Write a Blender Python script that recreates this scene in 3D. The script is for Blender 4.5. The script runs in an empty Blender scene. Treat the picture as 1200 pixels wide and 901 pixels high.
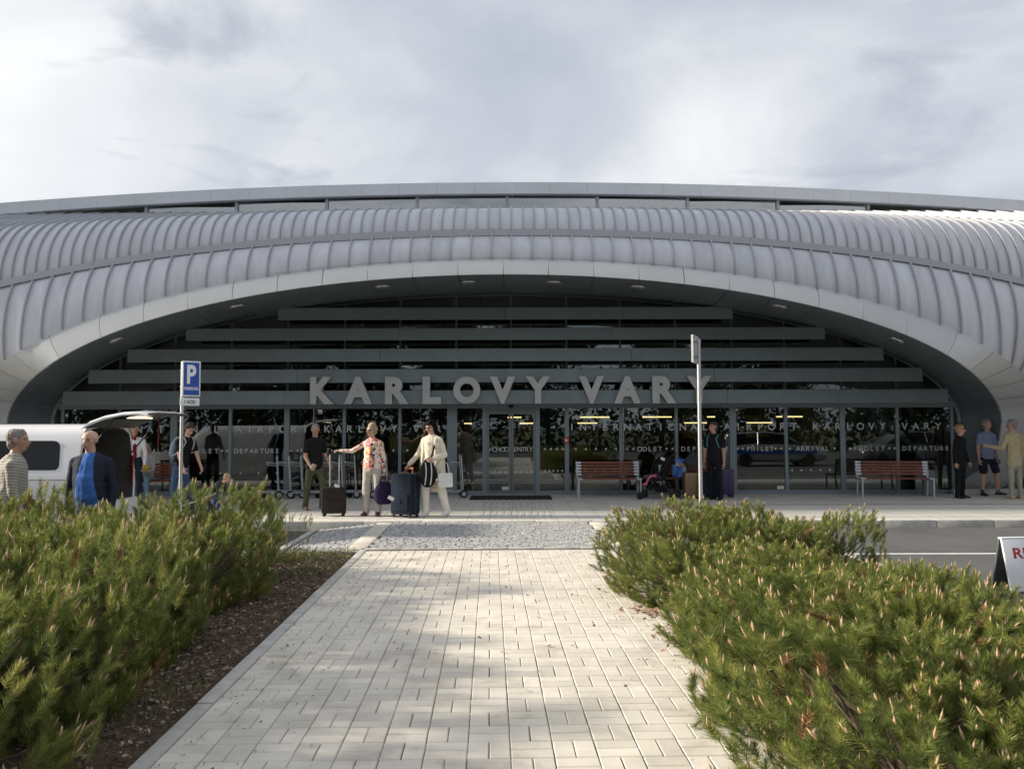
import bpy, bmesh, math, random
import numpy as np
from mathutils import Vector, Matrix, noise as mnoise

SC = bpy.context.scene
COL = SC.collection
rad = math.radians

# ------------------------------------------------------------------ camera
F = 950.0                      # focal length in photo pixels (1200 wide)
CAMZ = 1.65
PITCH = math.atan(49.5 / F)
cd = bpy.data.cameras.new('camera')
cam = bpy.data.objects.new('camera', cd)
COL.objects.link(cam)
cd.sensor_width = 36.0
cd.lens = 36.0 * F / 1200.0
cd.clip_start = 0.05
cd.clip_end = 3000.0
cam.location = (0, 0, CAMZ)
cam.rotation_euler = (rad(90) + PITCH, rad(0.15), 0)
SC.camera = cam

# ------------------------------------------------------------------ world
SUN_EL, SUN_AZ = 20.0, 1.5      # sun stands at the left, a hair behind the facade line
w = bpy.data.worlds.new('World')
SC.world = w
w.use_nodes = True
nt = w.node_tree
nt.nodes.clear()
N = nt.nodes.new
L = nt.links.new
out = N('ShaderNodeOutputWorld')
bg = N('ShaderNodeBackground')
sky = N('ShaderNodeTexSky')
sky.sky_type = 'NISHITA'
sky.sun_disc = False
sky.sun_elevation = rad(SUN_EL)
sky.sun_rotation = rad(-90 + SUN_AZ)
sky.air_density = 1.0
sky.dust_density = 1.5
tc = N('ShaderNodeTexCoord')
sep = N('ShaderNodeSeparateXYZ')
L(tc.outputs['Generated'], sep.inputs[0])
zz = N('ShaderNodeMath'); zz.operation = 'MAXIMUM'; zz.inputs[1].default_value = 0.0
L(sep.outputs['Z'], zz.inputs[0])
za = N('ShaderNodeMath'); za.operation = 'ADD'; za.inputs[1].default_value = 0.16
L(zz.outputs[0], za.inputs[0])
dx = N('ShaderNodeMath'); dx.operation = 'DIVIDE'
dy = N('ShaderNodeMath'); dy.operation = 'DIVIDE'
L(sep.outputs['X'], dx.inputs[0]); L(za.outputs[0], dx.inputs[1])
L(sep.outputs['Y'], dy.inputs[0]); L(za.outputs[0], dy.inputs[1])
cmb = N('ShaderNodeCombineXYZ')
L(dx.outputs[0], cmb.inputs[0]); L(dy.outputs[0], cmb.inputs[1])
def wnoise(scale, loc, detail, rough, dist=0.0):
    m = N('ShaderNodeMapping'); m.inputs['Location'].default_value = loc
    m.inputs['Scale'].default_value = (scale, scale * 1.25, 1)
    L(cmb.outputs[0], m.inputs[0])
    t = N('ShaderNodeTexNoise'); t.inputs['Scale'].default_value = 1.0
    t.inputs['Detail'].default_value = detail; t.inputs['Roughness'].default_value = rough
    t.inputs['Distortion'].default_value = dist
    L(m.outputs[0], t.inputs['Vector'])
    return t
def ramp(src, stops):
    r = N('ShaderNodeValToRGB')
    el = r.color_ramp.elements
    el[0].position, el[0].color = stops[0][0], (*stops[0][1], 1)
    el[1].position, el[1].color = stops[-1][0], (*stops[-1][1], 1)
    for p, c in stops[1:-1]:
        e = el.new(p); e.color = (*c, 1)
    L(src, r.inputs[0])
    return r
big = wnoise(0.62, (12.4, 3.3, 0), 7, 0.50, 0.7)
r1 = ramp(big.outputs['Fac'], [(0.34, (0.30, 0.33, 0.39)), (0.45, (0.385, 0.405, 0.45)), (0.54, (0.50, 0.512, 0.535)), (0.66, (0.63, 0.632, 0.635))])
small = wnoise(1.35, (3.3, 12.8, 0), 9, 0.56, 0.4)
r2 = ramp(small.outputs['Fac'], [(0.545, (0, 0, 0)), (0.64, (0.8, 0.8, 0.8))])
mx = N('ShaderNodeMixRGB'); mx.blend_type = 'MIX'
mx.inputs[2].default_value = (0.30, 0.325, 0.375, 1)
L(r2.outputs[0], mx.inputs[0]); L(r1.outputs[0], mx.inputs[1])
skys = N('ShaderNodeMixRGB'); skys.blend_type = 'MULTIPLY'; skys.inputs[0].default_value = 1.0
skys.inputs[2].default_value = (0.10, 0.10, 0.10, 1)
L(sky.outputs[0], skys.inputs[1])
cover = N('ShaderNodeMixRGB'); cover.inputs[0].default_value = 0.94
L(skys.outputs[0], cover.inputs[1]); L(mx.outputs[0], cover.inputs[2])
L(cover.outputs[0], bg.inputs['Color'])
bg.inputs['Strength'].default_value = 0.76
L(bg.outputs[0], out.inputs['Surface'])

# ------------------------------------------------------------------ sun
sl = bpy.data.lights.new('sun', 'SUN')
sl.energy = 3.9
sl.color = (1.0, 0.89, 0.73)
sl.angle = rad(3.5)
sun = bpy.data.objects.new('sun', sl)
COL.objects.link(sun)
sd = Vector((-math.cos(rad(SUN_EL)) * math.cos(rad(SUN_AZ)), math.cos(rad(SUN_EL)) * math.sin(rad(SUN_AZ)), math.sin(rad(SUN_EL))))
sun.rotation_euler = sd.to_track_quat('Z', 'Y').to_euler()
sun.location = (-30, 5, 20)

SC.view_settings.view_transform = 'Standard'
SC.view_settings.look = 'None'
SC.view_settings.gamma = 1.0
SC.view_settings.use_curve_mapping = False
SC.view_settings.exposure = 1.12
try:
    SC.cycles.max_bounces = 8
    SC.cycles.transparent_max_bounces = 16
    SC.cycles.sample_clamp_indirect = 4.0
except Exception:
    pass

# ------------------------------------------------------------------ helpers
_ct, _st = math.cos(PITCH), math.sin(PITCH)
def at(px, py, Y):
    """world point on the plane y=Y whose photo pixel is (px, py)"""
    u = (px - 600.0) / F; v = (450.5 - py) / F
    fw = _ct - v * _st; up = v * _ct + _st
    s = Y / fw
    return Vector((u * s, Y, CAMZ + up * s))
def gr(px, py, z=0.0):
    u = (px - 600.0) / F; v = (450.5 - py) / F
    fw = _ct - v * _st; up = v * _ct + _st
    s = (z - CAMZ) / up
    return Vector((u * s, fw * s, z))

MATS = {}
def mat(name, col=(0.5, 0.5, 0.5), rough=0.6, metal=0.0, var=0.0, vscale=8.0, bump=0.0, bscale=40.0, spec=0.5,
        emit=None, col2=None, trans=None, alpha=None, vdetail=4.0, coat=0.0, sheen=0.0, stretch=None, sub=0.0, rvar=0.0, objvar=0.0, world=False, stain=None):
    if name in MATS:
        return MATS[name]
    m = bpy.data.materials.new(name)
    m.use_nodes = True
    t = m.node_tree
    b = t.nodes['Principled BSDF']
    b.inputs['Base Color'].default_value = (*col, 1)
    b.inputs['Roughness'].default_value = rough
    b.inputs['Metallic'].default_value = metal
    b.inputs['Specular IOR Level'].default_value = spec
    if coat: b.inputs['Coat Weight'].default_value = coat
    if sheen: b.inputs['Sheen Weight'].default_value = sheen
    if emit:
        b.inputs['Emission Color'].default_value = (*emit[0], 1)
        b.inputs['Emission Strength'].default_value = emit[1]
    co = t.nodes.new('ShaderNodeTexCoord')
    mp = t.nodes.new('ShaderNodeMapping')
    if stretch: mp.inputs['Scale'].default_value = stretch
    if world:
        ge = t.nodes.new('ShaderNodeNewGeometry'); t.links.new(ge.outputs['Position'], mp.inputs[0])
    else:
        t.links.new(co.outputs['Object'], mp.inputs[0])
    csock = None
    if var or col2:
        n = t.nodes.new('ShaderNodeTexNoise')
        n.inputs['Scale'].default_value = vscale
        n.inputs['Detail'].default_value = vdetail
        n.inputs['Roughness'].default_value = 0.6
        t.links.new(mp.outputs[0], n.inputs['Vector'])
        r = t.nodes.new('ShaderNodeValToRGB')
        a = col2 if col2 else tuple(max(0, c * (1 - var)) for c in col)
        c2 = col if col2 else tuple(min(1, c * (1 + var)) for c in col)
        r.color_ramp.elements[0].position = 0.3
        r.color_ramp.elements[1].position = 0.7
        r.color_ramp.elements[0].color = (*a, 1)
        r.color_ramp.elements[1].color = (*c2, 1)
        t.links.new(n.outputs['Fac'], r.inputs[0])
        csock = r.outputs[0]
        if rvar:
            rr = t.nodes.new('ShaderNodeMapRange')
            rr.inputs['To Min'].default_value = rough - rvar
            rr.inputs['To Max'].default_value = rough + rvar
            t.links.new(n.outputs['Fac'], rr.inputs[0])
            t.links.new(rr.outputs[0], b.inputs['Roughness'])
    if stain and csock:
        n3 = t.nodes.new('ShaderNodeTexNoise'); n3.inputs['Scale'].default_value = stain[0]; n3.inputs['Detail'].default_value = 9; n3.inputs['Roughness'].default_value = .68
        t.links.new(mp.outputs[0], n3.inputs['Vector'])
        m3 = t.nodes.new('ShaderNodeMapRange'); m3.inputs['From Min'].default_value = stain[1]; m3.inputs['From Max'].default_value = stain[1] + .16
        m3.inputs['To Min'].default_value = 0; m3.inputs['To Max'].default_value = stain[2]
        t.links.new(n3.outputs['Fac'], m3.inputs[0])
        x3 = t.nodes.new('ShaderNodeMixRGB'); x3.blend_type = 'MIX'; x3.inputs[2].default_value = (*stain[3], 1)
        t.links.new(m3.outputs[0], x3.inputs[0]); t.links.new(csock, x3.inputs[1]); csock = x3.outputs[0]
    if objvar:
        oi = t.nodes.new('ShaderNodeObjectInfo')
        mr = t.nodes.new('ShaderNodeMapRange')
        mr.inputs['To Min'].default_value = 1 - objvar
        mr.inputs['To Max'].default_value = 1 + objvar
        t.links.new(oi.outputs['Random'], mr.inputs[0])
        mm = t.nodes.new('ShaderNodeMixRGB'); mm.blend_type = 'MULTIPLY'; mm.inputs[0].default_value = 1
        if csock: t.links.new(csock, mm.inputs[1])
        else: mm.inputs[1].default_value = (*col, 1)
        t.links.new(mr.outputs[0], mm.inputs[2])
        csock = mm.outputs[0]
    if csock:
        t.links.new(csock, b.inputs['Base Color'])
    if bump:
        n2 = t.nodes.new('ShaderNodeTexNoise')
        n2.inputs['Scale'].default_value = bscale
        n2.inputs['Detail'].default_value = 5
        t.links.new(mp.outputs[0], n2.inputs['Vector'])
        bp = t.nodes.new('ShaderNodeBump')
        bp.inputs['Strength'].default_value = 1.0
        bp.inputs['Distance'].default_value = bump
        t.links.new(n2.outputs['Fac'], bp.inputs['Height'])
        t.links.new(bp.outputs[0], b.inputs['Normal'])
    MATS[name] = m
    return m

def mesh_of(name, verts, faces, mats, idx=None, smooth=False):
    me = bpy.data.meshes.new(name)
    me.from_pydata([tuple(v) for v in verts], [], faces)
    if not isinstance(mats, (list, tuple)): mats = [mats]
    for m in mats: me.materials.append(m)
    if idx is not None:
        me.polygons.foreach_set('material_index', idx)
    if smooth is not False:
        me.shade_smooth()
        if smooth is not True:
            try: me.set_sharp_from_angle(angle=rad(smooth))
            except Exception: pass
    me.update()
    return me

def link(name, me, parent=None, loc=None, rot=None):
    o = bpy.data.objects.new(name, me)
    COL.objects.link(o)
    if parent: o.parent = parent
    if loc is not None: o.location = loc
    if rot is not None: o.rotation_euler = rot
    return o

def thing(name, label, cat, loc=(0, 0, 0), rz=0.0, group=None):
    o = link(name, None, None, loc, (0, 0, rz))
    o.empty_display_size = 0.1
    return tag(o, label, cat, group)
def tag(o, label, cat, group=None):
    o['label'] = label; o['category'] = cat
    if group: o['group'] = group
    return o
def struct(o, label=None):
    o['kind'] = 'structure'
    return o
def copy_tree(o, parent=None, label=None):
    c = o.copy(); COL.objects.link(c); c.parent = parent
    if label: c['label'] = label
    for ch in list(o.children): copy_tree(ch, c)
    return c

class MB:
    """collects simple solids into one mesh"""
    def __init__(s): s.v = []; s.f = []; s.i = []
    def add(s, vs, fs, k=0):
        n = len(s.v); s.v += [tuple(v) for v in vs]
        s.f += [tuple(a + n for a in f) for f in fs]; s.i += [k] * len(fs)
        return s
    def box(s, x0, x1, y0, y1, z0, z1, k=0, M=None):
        vs = [Vector((x, y, z)) for z in (z0, z1) for y in (y0, y1) for x in (x0, x1)]
        if M: vs = [M @ v for v in vs]
        return s.add(vs, [(0, 2, 3, 1), (4, 5, 7, 6), (0, 1, 5, 4), (2, 6, 7, 3), (0, 4, 6, 2), (1, 3, 7, 5)], k)
    def bbox(s, x0, x1, y0, y1, z0, z1, b=0.01, k=0, M=None):
        """box with chamfered vertical + horizontal edges (rounded-ish)"""
        bm = bmesh.new()
        bmesh.ops.create_cube(bm, size=1)
        for v in bm.verts:
            v.co = Vector(((x0 + x1) / 2 + v.co.x * (x1 - x0), (y0 + y1) / 2 + v.co.y * (y1 - y0), (z0 + z1) / 2 + v.co.z * (z1 - z0)))
        bmesh.ops.bevel(bm, geom=bm.edges[:], offset=b, segments=2, profile=0.6, affect='EDGES')
        bm.verts.index_update()
        vs = [v.co.copy() for v in bm.verts]
        if M: vs = [M @ v for v in vs]
        fs = [[v.index for v in f.verts] for f in bm.faces]
        bm.free()
        return s.add(vs, fs, k)
    def tube(s, pts, r, n=8, k=0, cap=True):
        pts = [Vector(p) for p in pts]
        m = len(pts)
        rs = r if isinstance(r, (list, tuple)) else [r] * m
        vs = []
        up = None
        for j, p in enumerate(pts):
            a = pts[max(0, j - 1)]; b = pts[min(m - 1, j + 1)]
            d = (b - a).normalized()
            if up is None:
                up = d.orthogonal().normalized()
            else:
                up = (up - d * up.dot(d)).normalized()
            q = d.cross(up)
            for i in range(n):
                t = 2 * math.pi * i / n
                vs.append(p + (up * math.cos(t) + q * math.sin(t)) * rs[j])
        fs = []
        for j in range(m - 1):
            for i in range(n):
                i2 = (i + 1) % n
                fs.append((j * n + i, j * n + i2, (j + 1) * n + i2, (j + 1) * n + i))
        if cap:
            fs.append(tuple(range(n - 1, -1, -1)))
            fs.append(tuple((m - 1) * n + i for i in range(n)))
        return s.add(vs, fs, k)
    def lathe(s, prof, c=(0, 0, 0), n=16, axis='z', k=0):
        """prof: list of (r, h)"""
        vs = []
        for r, h in prof:
            for i in range(n):
                t = 2 * math.pi * i / n
                a, b = r * math.cos(t), r * math.sin(t)
                p = {'z': (a, b, h), 'y': (a, h, b), 'x': (h, a, b)}[axis]
                vs.append((p[0] + c[0], p[1] + c[1], p[2] + c[2]))
        fs = []
        for j in range(len(prof) - 1):
            for i in range(n):
                i2 = (i + 1) % n
                fs.append((j * n + i, j * n + i2, (j + 1) * n + i2, (j + 1) * n + i))
        if prof[0][0] > 1e-5: fs.append(tuple(range(n - 1, -1, -1)))
        if prof[-1][0] > 1e-5: fs.append(tuple((len(prof) - 1) * n + i for i in range(n)))
        return s.add(vs, fs, k)
    def prism(s, poly, a, b, axis='y', k=0):
        """poly (p,q) extruded from a to b along axis"""
        def P(p, q, h):
            return {'y': (p, h, q), 'x': (h, p, q), 'z': (p, q, h)}[axis]
        n = len(poly)
        vs = [P(p, q, a) for p, q in poly] + [P(p, q, b) for p, q in poly]
        fs = [tuple(range(n)), tuple(range(2 * n - 1, n - 1, -1))]
        fs += [(i, i + n, (i + 1) % n + n, (i + 1) % n) for i in range(n)]
        return s.add(vs, fs, k)
    def ell(s, c, r, n=12, m=8, k=0, M=None):
        vs = []; fs = []
        for j in range(m + 1):
            ph = math.pi * j / m
            for i in range(n):
                t = 2 * math.pi * i / n
                v = Vector((r[0] * math.sin(ph) * math.cos(t), r[1] * math.sin(ph) * math.sin(t), r[2] * math.cos(ph)))
                if M: v = M @ v
                vs.append(v + Vector(c))
        for j in range(m):
            for i in range(n):
                i2 = (i + 1) % n
                fs.append((j * n + i, (j + 1) * n + i, (j + 1) * n + i2, j * n + i2))
        return s.add(vs, fs, k)
    def mesh(s, name, mats, smooth=False):
        return mesh_of(name, s.v, s.f, mats, s.i, smooth)
    def build(s, name, mats, parent=None, loc=None, rot=None, smooth=False):
        me = s.mesh(name, mats, smooth)
        bm = bmesh.new(); bm.from_mesh(me)
        bmesh.ops.recalc_face_normals(bm, faces=bm.faces)
        bm.to_mesh(me); bm.free()
        if smooth is not False and smooth is not True:
            try: me.set_sharp_from_angle(angle=rad(smooth))
            except Exception: pass
        return link(name, me, parent, loc, rot)

def text_mesh(txt, size=1.0, extrude=0.01, offset=0.0):
    cu = bpy.data.curves.new('txt', 'FONT')
    cu.body = txt; cu.size = size; cu.extrude = extrude; cu.offset = offset
    cu.resolution_u = 4
    o = bpy.data.objects.new('txt', cu)
    COL.objects.link(o)
    dg = bpy.context.evaluated_depsgraph_get()
    me = bpy.data.meshes.new_from_object(o.evaluated_get(dg))
    bpy.data.objects.remove(o); bpy.data.curves.remove(cu)
    return me
def fit_text(me, x0, x1, z0, z1, y):
    """stand a text mesh up in the x/z plane, facing -y, filling the given box (x1 None keeps aspect)"""
    n = len(me.vertices)
    a = np.empty(n * 3); me.vertices.foreach_get('co', a); a = a.reshape(-1, 3)
    mn, mxx = a.min(0), a.max(0)
    sy = (z1 - z0) / max(1e-6, mxx[1] - mn[1])
    sx = (x1 - x0) / max(1e-6, mxx[0] - mn[0]) if x1 is not None else sy
    b = np.empty_like(a)
    b[:, 0] = x0 + (a[:, 0] - mn[0]) * sx
    b[:, 1] = y - (a[:, 2] - mn[2])
    b[:, 2] = z0 + (a[:, 1] - mn[1]) * sy
    me.vertices.foreach_set('co', b.ravel()); me.update()
    return me
# ------------------------------------------------------------------ ground materials
def brick_mat(name, c1, c2, mortar, bw, bh, rough=0.75, rot=0.0):
    m = mat(name, c1, rough)
    t = m.node_tree; b = t.nodes['Principled BSDF']
    co = t.nodes.new('ShaderNodeTexCoord')
    mp = t.nodes.new('ShaderNodeMapping'); mp.inputs['Rotation'].default_value = (0, 0, rot)
    t.links.new(co.outputs['Object'], mp.inputs[0])
    br = t.nodes.new('ShaderNodeTexBrick')
    br.inputs['Color1'].default_value = (*c1, 1); br.inputs['Color2'].default_value = (*c2, 1)
    br.inputs['Mortar'].default_value = (*mortar, 1)
    br.inputs['Scale'].default_value = 1.0
    br.inputs['Brick Width'].default_value = bw; br.inputs['Row Height'].default_value = bh
    br.inputs['Mortar Size'].default_value = 0.006; br.inputs['Mortar Smooth'].default_value = 0.2
    br.offset = 0.0
    t.links.new(mp.outputs[0], br.inputs['Vector'])
    n = t.nodes.new('ShaderNodeTexNoise'); n.inputs['Scale'].default_value = 0.9; n.inputs['Detail'].default_value = 6
    t.links.new(co.outputs['Object'], n.inputs['Vector'])
    mr = t.nodes.new('ShaderNodeMapRange'); mr.inputs['To Min'].default_value = 0.78; mr.inputs['To Max'].default_value = 1.18
    t.links.new(n.outputs['Fac'], mr.inputs[0])
    mm = t.nodes.new('ShaderNodeMixRGB'); mm.blend_type = 'MULTIPLY'; mm.inputs[0].default_value = 1
    t.links.new(br.outputs['Color'], mm.inputs[1]); t.links.new(mr.outputs[0], mm.inputs[2])
    t.links.new(mm.outputs[0], b.inputs['Base Color'])
    bp = t.nodes.new('ShaderNodeBump'); bp.inputs['Distance'].default_value = 0.004; bp.invert = True
    t.links.new(br.outputs['Fac'], bp.inputs['Height']); t.links.new(bp.outputs[0], b.inputs['Normal'])
    return m
def asphalt_mat():
    m = mat('asphalt', (0.105, 0.106, 0.105), 0.85, var=0.20, vscale=0.6, bump=0.004, bscale=140, vdetail=10, world=True, stain=(1.7, .55, .5, (.065, .064, .062)))
    return m
M_ASPH = asphalt_mat()
M_PAVER = mat('paver_concrete', (0.62, 0.58, 0.505), 0.85, var=0.14, vscale=3.1, vdetail=10, bump=0.0018, bscale=150, objvar=0.09, world=True, stain=(2.3, .52, .55, (.34, .31, .26)))
M_JOINT = mat('joint_sand', (0.155, 0.14, 0.118), 0.95, var=0.3, vscale=30)
M_KERB = mat('kerb_concrete', (0.44, 0.43, 0.40), 0.85, var=0.18, vscale=7, bump=0.002, bscale=120, objvar=0.06)
M_SETT = mat('granite_sett', (0.40, 0.40, 0.395), 0.75, var=0.38, vscale=7, bump=0.004, bscale=60)
M_SOIL = mat('bark_soil', (0.095, 0.062, 0.04), 0.95, var=0.6, vscale=38, bump=0.02, bscale=55, vdetail=8)
M_PAVE = brick_mat('pavement_slabs', (0.72, 0.695, 0.63), (0.76, 0.73, 0.66), (0.44, 0.425, 0.385), 0.40, 0.20)
M_GRASSY = mat('far_ground', (0.10, 0.11, 0.06), 0.95, var=0.4, vscale=0.4)
M_WHITE = mat('road_paint', (0.72, 0.72, 0.70), 0.7, var=0.15, vscale=6)

def sheet(name, pts, z, m, parent=None):
    vs = [(x, y, z) for x, y in pts]
    o = link(name, mesh_of(name, vs, [tuple(range(len(vs)))], m), parent)
    return o
struct(sheet('ground', [(-900, -900), (900, -900), (900, 900), (-900, 900)], -0.20, M_GRASSY))
road = struct(sheet('road', [(-70, -16), (70, -16), (70, 14.38), (-70, 14.38)], -0.124, M_ASPH))
line = sheet('painted_line', [(2.2, 11.3), (30, 11.3), (30, 11.39), (2.2, 11.39)], -0.120, M_WHITE, road)
rng = random.Random(5)

# pavement in front of the terminal, with kerb stones
pav = struct(link('pavement', MB().box(-60, 60, 14.40, 19.86, -0.18, 0.0).mesh('pavement', M_PAVE)))
for k in range(-22, 23):
    x0 = k * 1.0 + 0.4
    if x0 + 1 < -12 or x0 > 17: continue
    MB().bbox(x0 + 0.004, x0 + 0.996, 14.24, 14.398, -0.2, 0.003 + rng.uniform(-0.002, 0.002), 0.012).build('kerb_stone', M_KERB, pav, smooth=30)
MB().box(-60, -11.6, 14.24, 14.398, -0.2, 0.0).build('kerb_run', M_KERB, pav)
MB().box(17.4, 60, 14.24, 14.398, -0.2, 0.0).build('kerb_run', M_KERB, pav)
MB().box(3.0, 40, 17.12, 17.17, 0.0, 0.005).build('drain_slot', mat('rusty_slot', (0.16, 0.10, 0.07), 0.8, var=0.4, vscale=9), pav)
tg = MB()
for k in range(11):
    tg.box(-0.62 + k * 0.13, -0.55 + k * 0.13, 14.6, 18.6, 0.0, 0.006)
tg.build('tactile_strip', mat('tactile_concrete', (0.63, 0.605, 0.55), 0.85, var=0.15, vscale=5), pav)

# ------------------------------------------------------------------ footpath (slightly turned to the left)
PR = math.atan(25.0 / F)
path = struct(link('path', MB().box(-1.66, 1.64, -4.0, 11.10, -0.2, -0.012).mesh('path', M_JOINT)))
path.rotation_euler = (0, 0, PR)
MOD = 0.22; G2 = 0.0022
def brick_mesh(w, d, name, m):
    mb = MB(); b = 0.005
    mb.add([(-w/2, -d/2, -0.03), (w/2, -d/2, -0.03), (w/2, d/2, -0.03), (-w/2, d/2, -0.03),
            (-w/2, -d/2, -b), (w/2, -d/2, -b), (w/2, d/2, -b), (-w/2, d/2, -b),
            (-w/2+b, -d/2+b, 0), (w/2-b, -d/2+b, 0), (w/2-b, d/2-b, 0), (-w/2+b, d/2-b, 0)],
           [(0, 1, 5, 4), (1, 2, 6, 5), (2, 3, 7, 6), (3, 0, 4, 7), (4, 5, 9, 8), (5, 6, 10, 9), (6, 7, 11, 10), (7, 4, 8, 11), (8, 9, 10, 11)])
    return mb.mesh(name, m)
bh_me = brick_mesh(MOD - 2*G2, MOD/2 - 2*G2, 'paver', M_PAVER)
bv_me = brick_mesh(MOD/2 - 2*G2, MOD - 2*G2, 'paver', M_PAVER)
spots = []
NR = int((11.08 + 4.0) / MOD)
for i in range(15):
    for j in range(NR):
        u = -1.66 + (i + 0.5) * MOD; v = -4.0 + (j + 0.5) * MOD
        if (i + j) % 2:
            spots += [(u, v - MOD/4, 0), (u, v + MOD/4, 0)]
        else:
            spots += [(u - MOD/4, v, 1), (u + MOD/4, v, 1)]
def wob(u, v):
    return 0.0035 * mnoise.noise((u * 0.9, v * 0.9, 3.3))
near = sorted([s for s in spots if s[1] > 3.75 and not (s[1] < 8 and s[0] > 1.15)], key=lambda s: s[1])[:300]
nset = set(near)
for u, v, k in near:
    o = link('paver', bv_me if k else bh_me, path, (u + rng.uniform(-.0012, .0012), v + rng.uniform(-.0012, .0012), wob(u, v) + rng.uniform(-.0012, .0012)),
             (rng.uniform(-.006, .006), rng.uniform(-.006, .006), rng.uniform(-.006, .006)))
far = MB()
for s in spots:
    if s in nset: continue
    u, v, k = s
    me = bv_me if k else bh_me
    M = Matrix.Translation((u + rng.uniform(-.0012, .0012), v + rng.uniform(-.0012, .0012), wob(u, v) + rng.uniform(-.0012, .0012))) @ Matrix.Rotation(rng.uniform(-.006, .006), 4, 'Z') @ Matrix.Rotation(rng.uniform(-.006, .006), 4, 'X')
    far.add([M @ x.co for x in me.vertices], [tuple(p.vertices) for p in me.polygons])
o = far.build('pavers', M_PAVER, path); o['kind'] = 'stuff'
for k in range(-4, 12):
    for u0, u1 in ((-1.765, -1.664), (1.644, 1.745)):
        a = k * 1.0 + rng.uniform(-.004, .004)
        if a + 1 > 11.1: e = 11.1
        else: e = a + 0.994
        MB().bbox(u0, u1, a, e, -0.2, 0.004 + rng.uniform(-.003, .003), 0.008).build('edging_stone', M_KERB, path, smooth=30)

# granite sett crossing between path and pavement
cross = struct(link('crossing', MB().box(-1.72, 1.70, 11.11, 14.60, -0.19, -0.02).mesh('crossing', M_JOINT)))
cross.rotation_euler = (0, 0, PR)
def cz(u):
    e = 1.74
    if abs(u) <= e: return 0.0
    return -0.128 * min(1.0, (abs(u) - e) / 1.22)
st = MB()
vv = 11.22
row = 0
yend = lambda u: 14.22
while vv < 14.62:
    d = rng.uniform(0.095, 0.115)
    u = -3.0 + rng.uniform(0, .06)
    while u < 3.0:
        wd = rng.uniform(0.085, 0.135)
        uc = u + wd / 2
        Xw = uc * math.cos(PR) - vv * math.sin(PR); Yw = uc * math.sin(PR) + vv * math.cos(PR)
        inside = Yw < 14.18 and not (1.68 < abs(uc) < 1.98)
        if abs(uc) > 1.9 and vv < 11.22 + 0.0 * abs(uc): inside = False
        if inside:
            g = 0.0075; z = cz(uc) + rng.uniform(-.004, .004)
            zt = z + 0.006
            x0, x1, y0, y1 = uc - wd/2 + g, uc + wd/2 - g, vv + g, vv + d - g
            j = lambda: rng.uniform(-.005, .005)
            sl0 = cz(x0) - cz(uc); sl1 = cz(x1) - cz(uc)
            p = [(x0 + j(), y0 + j(), zt - .012 + sl0), (x1 + j(), y0 + j(), zt - .012 + sl1), (x1 + j(), y1 + j(), zt - .012 + sl1), (x0 + j(), y1 + j(), zt - .012 + sl0)]
            q = [(a + (uc - a) * .13, b + (vv + d/2 - b) * .13, c + .010) for a, b, c in p]
            r_ = [(a, b, c - .05) for a, b, c in p]
            st.add(r_ + p + q, [(0, 1, 5, 4), (1, 2, 6, 5), (2, 3, 7, 6), (3, 0, 4, 7), (4, 5, 9, 8), (5, 6, 10, 9), (6, 7, 11, 10), (7, 4, 8, 11), (8, 9, 10, 11)])
        u += wd
    vv += d; row += 1
o = st.build('setts', M_SETT, cross); o['kind'] = 'stuff'
for s in (-1, 1):
    # ramp base under the wings
    wv = [(s*1.72, 11.11, -0.022), (s*2.98, 11.11, -0.15), (s*2.98, 14.2, -0.15), (s*1.72, 14.2, -0.022)]
    link('ramp_base', mesh_of('ramp_base', wv, [(0, 1, 2, 3)], M_JOINT), cross)
    for k in range(6):
        a = 11.2 + k * 0.5
        if a > 13.95: continue
        e = min(a + .494, 14.15 + s * -0.05)
        MB().bbox(s*1.83 - .125, s*1.83 + .125, a, e, -0.1, 0.004 + rng.uniform(-.002, .002), .006).build('band_slab', M_PAVER, cross, smooth=30)
    for k in range(3):
        a = 11.12 + k
        MB().bbox(s*3.03 - .05, s*3.03 + .05, a, a + .99, -0.2, -0.10, .008).build('edging_stone', M_KERB, cross, smooth=30)
    MB().add([(s*1.76, 11.10, -.1), (s*3.08, 11.10, -.2), (s*3.08, 11.10, -.10), (s*1.76, 11.10, .006), (s*1.76, 11.20, -.1), (s*3.08, 11.20, -.2), (s*3.08, 11.20, -.10), (s*1.76, 11.20, .006)],
             [(0, 1, 2, 3), (7, 6, 5, 4), (3, 2, 6, 7), (0, 3, 7, 4), (1, 5, 6, 2)]).build('edging_stone', M_KERB, cross)
for k in range(7):
    MB().bbox(-1.70 + k * .485, -1.70 + k * .485 + .479, 11.10, 11.205, -.1, 0.004, .006).build('edging_stone', M_KERB, cross, smooth=30)

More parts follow.
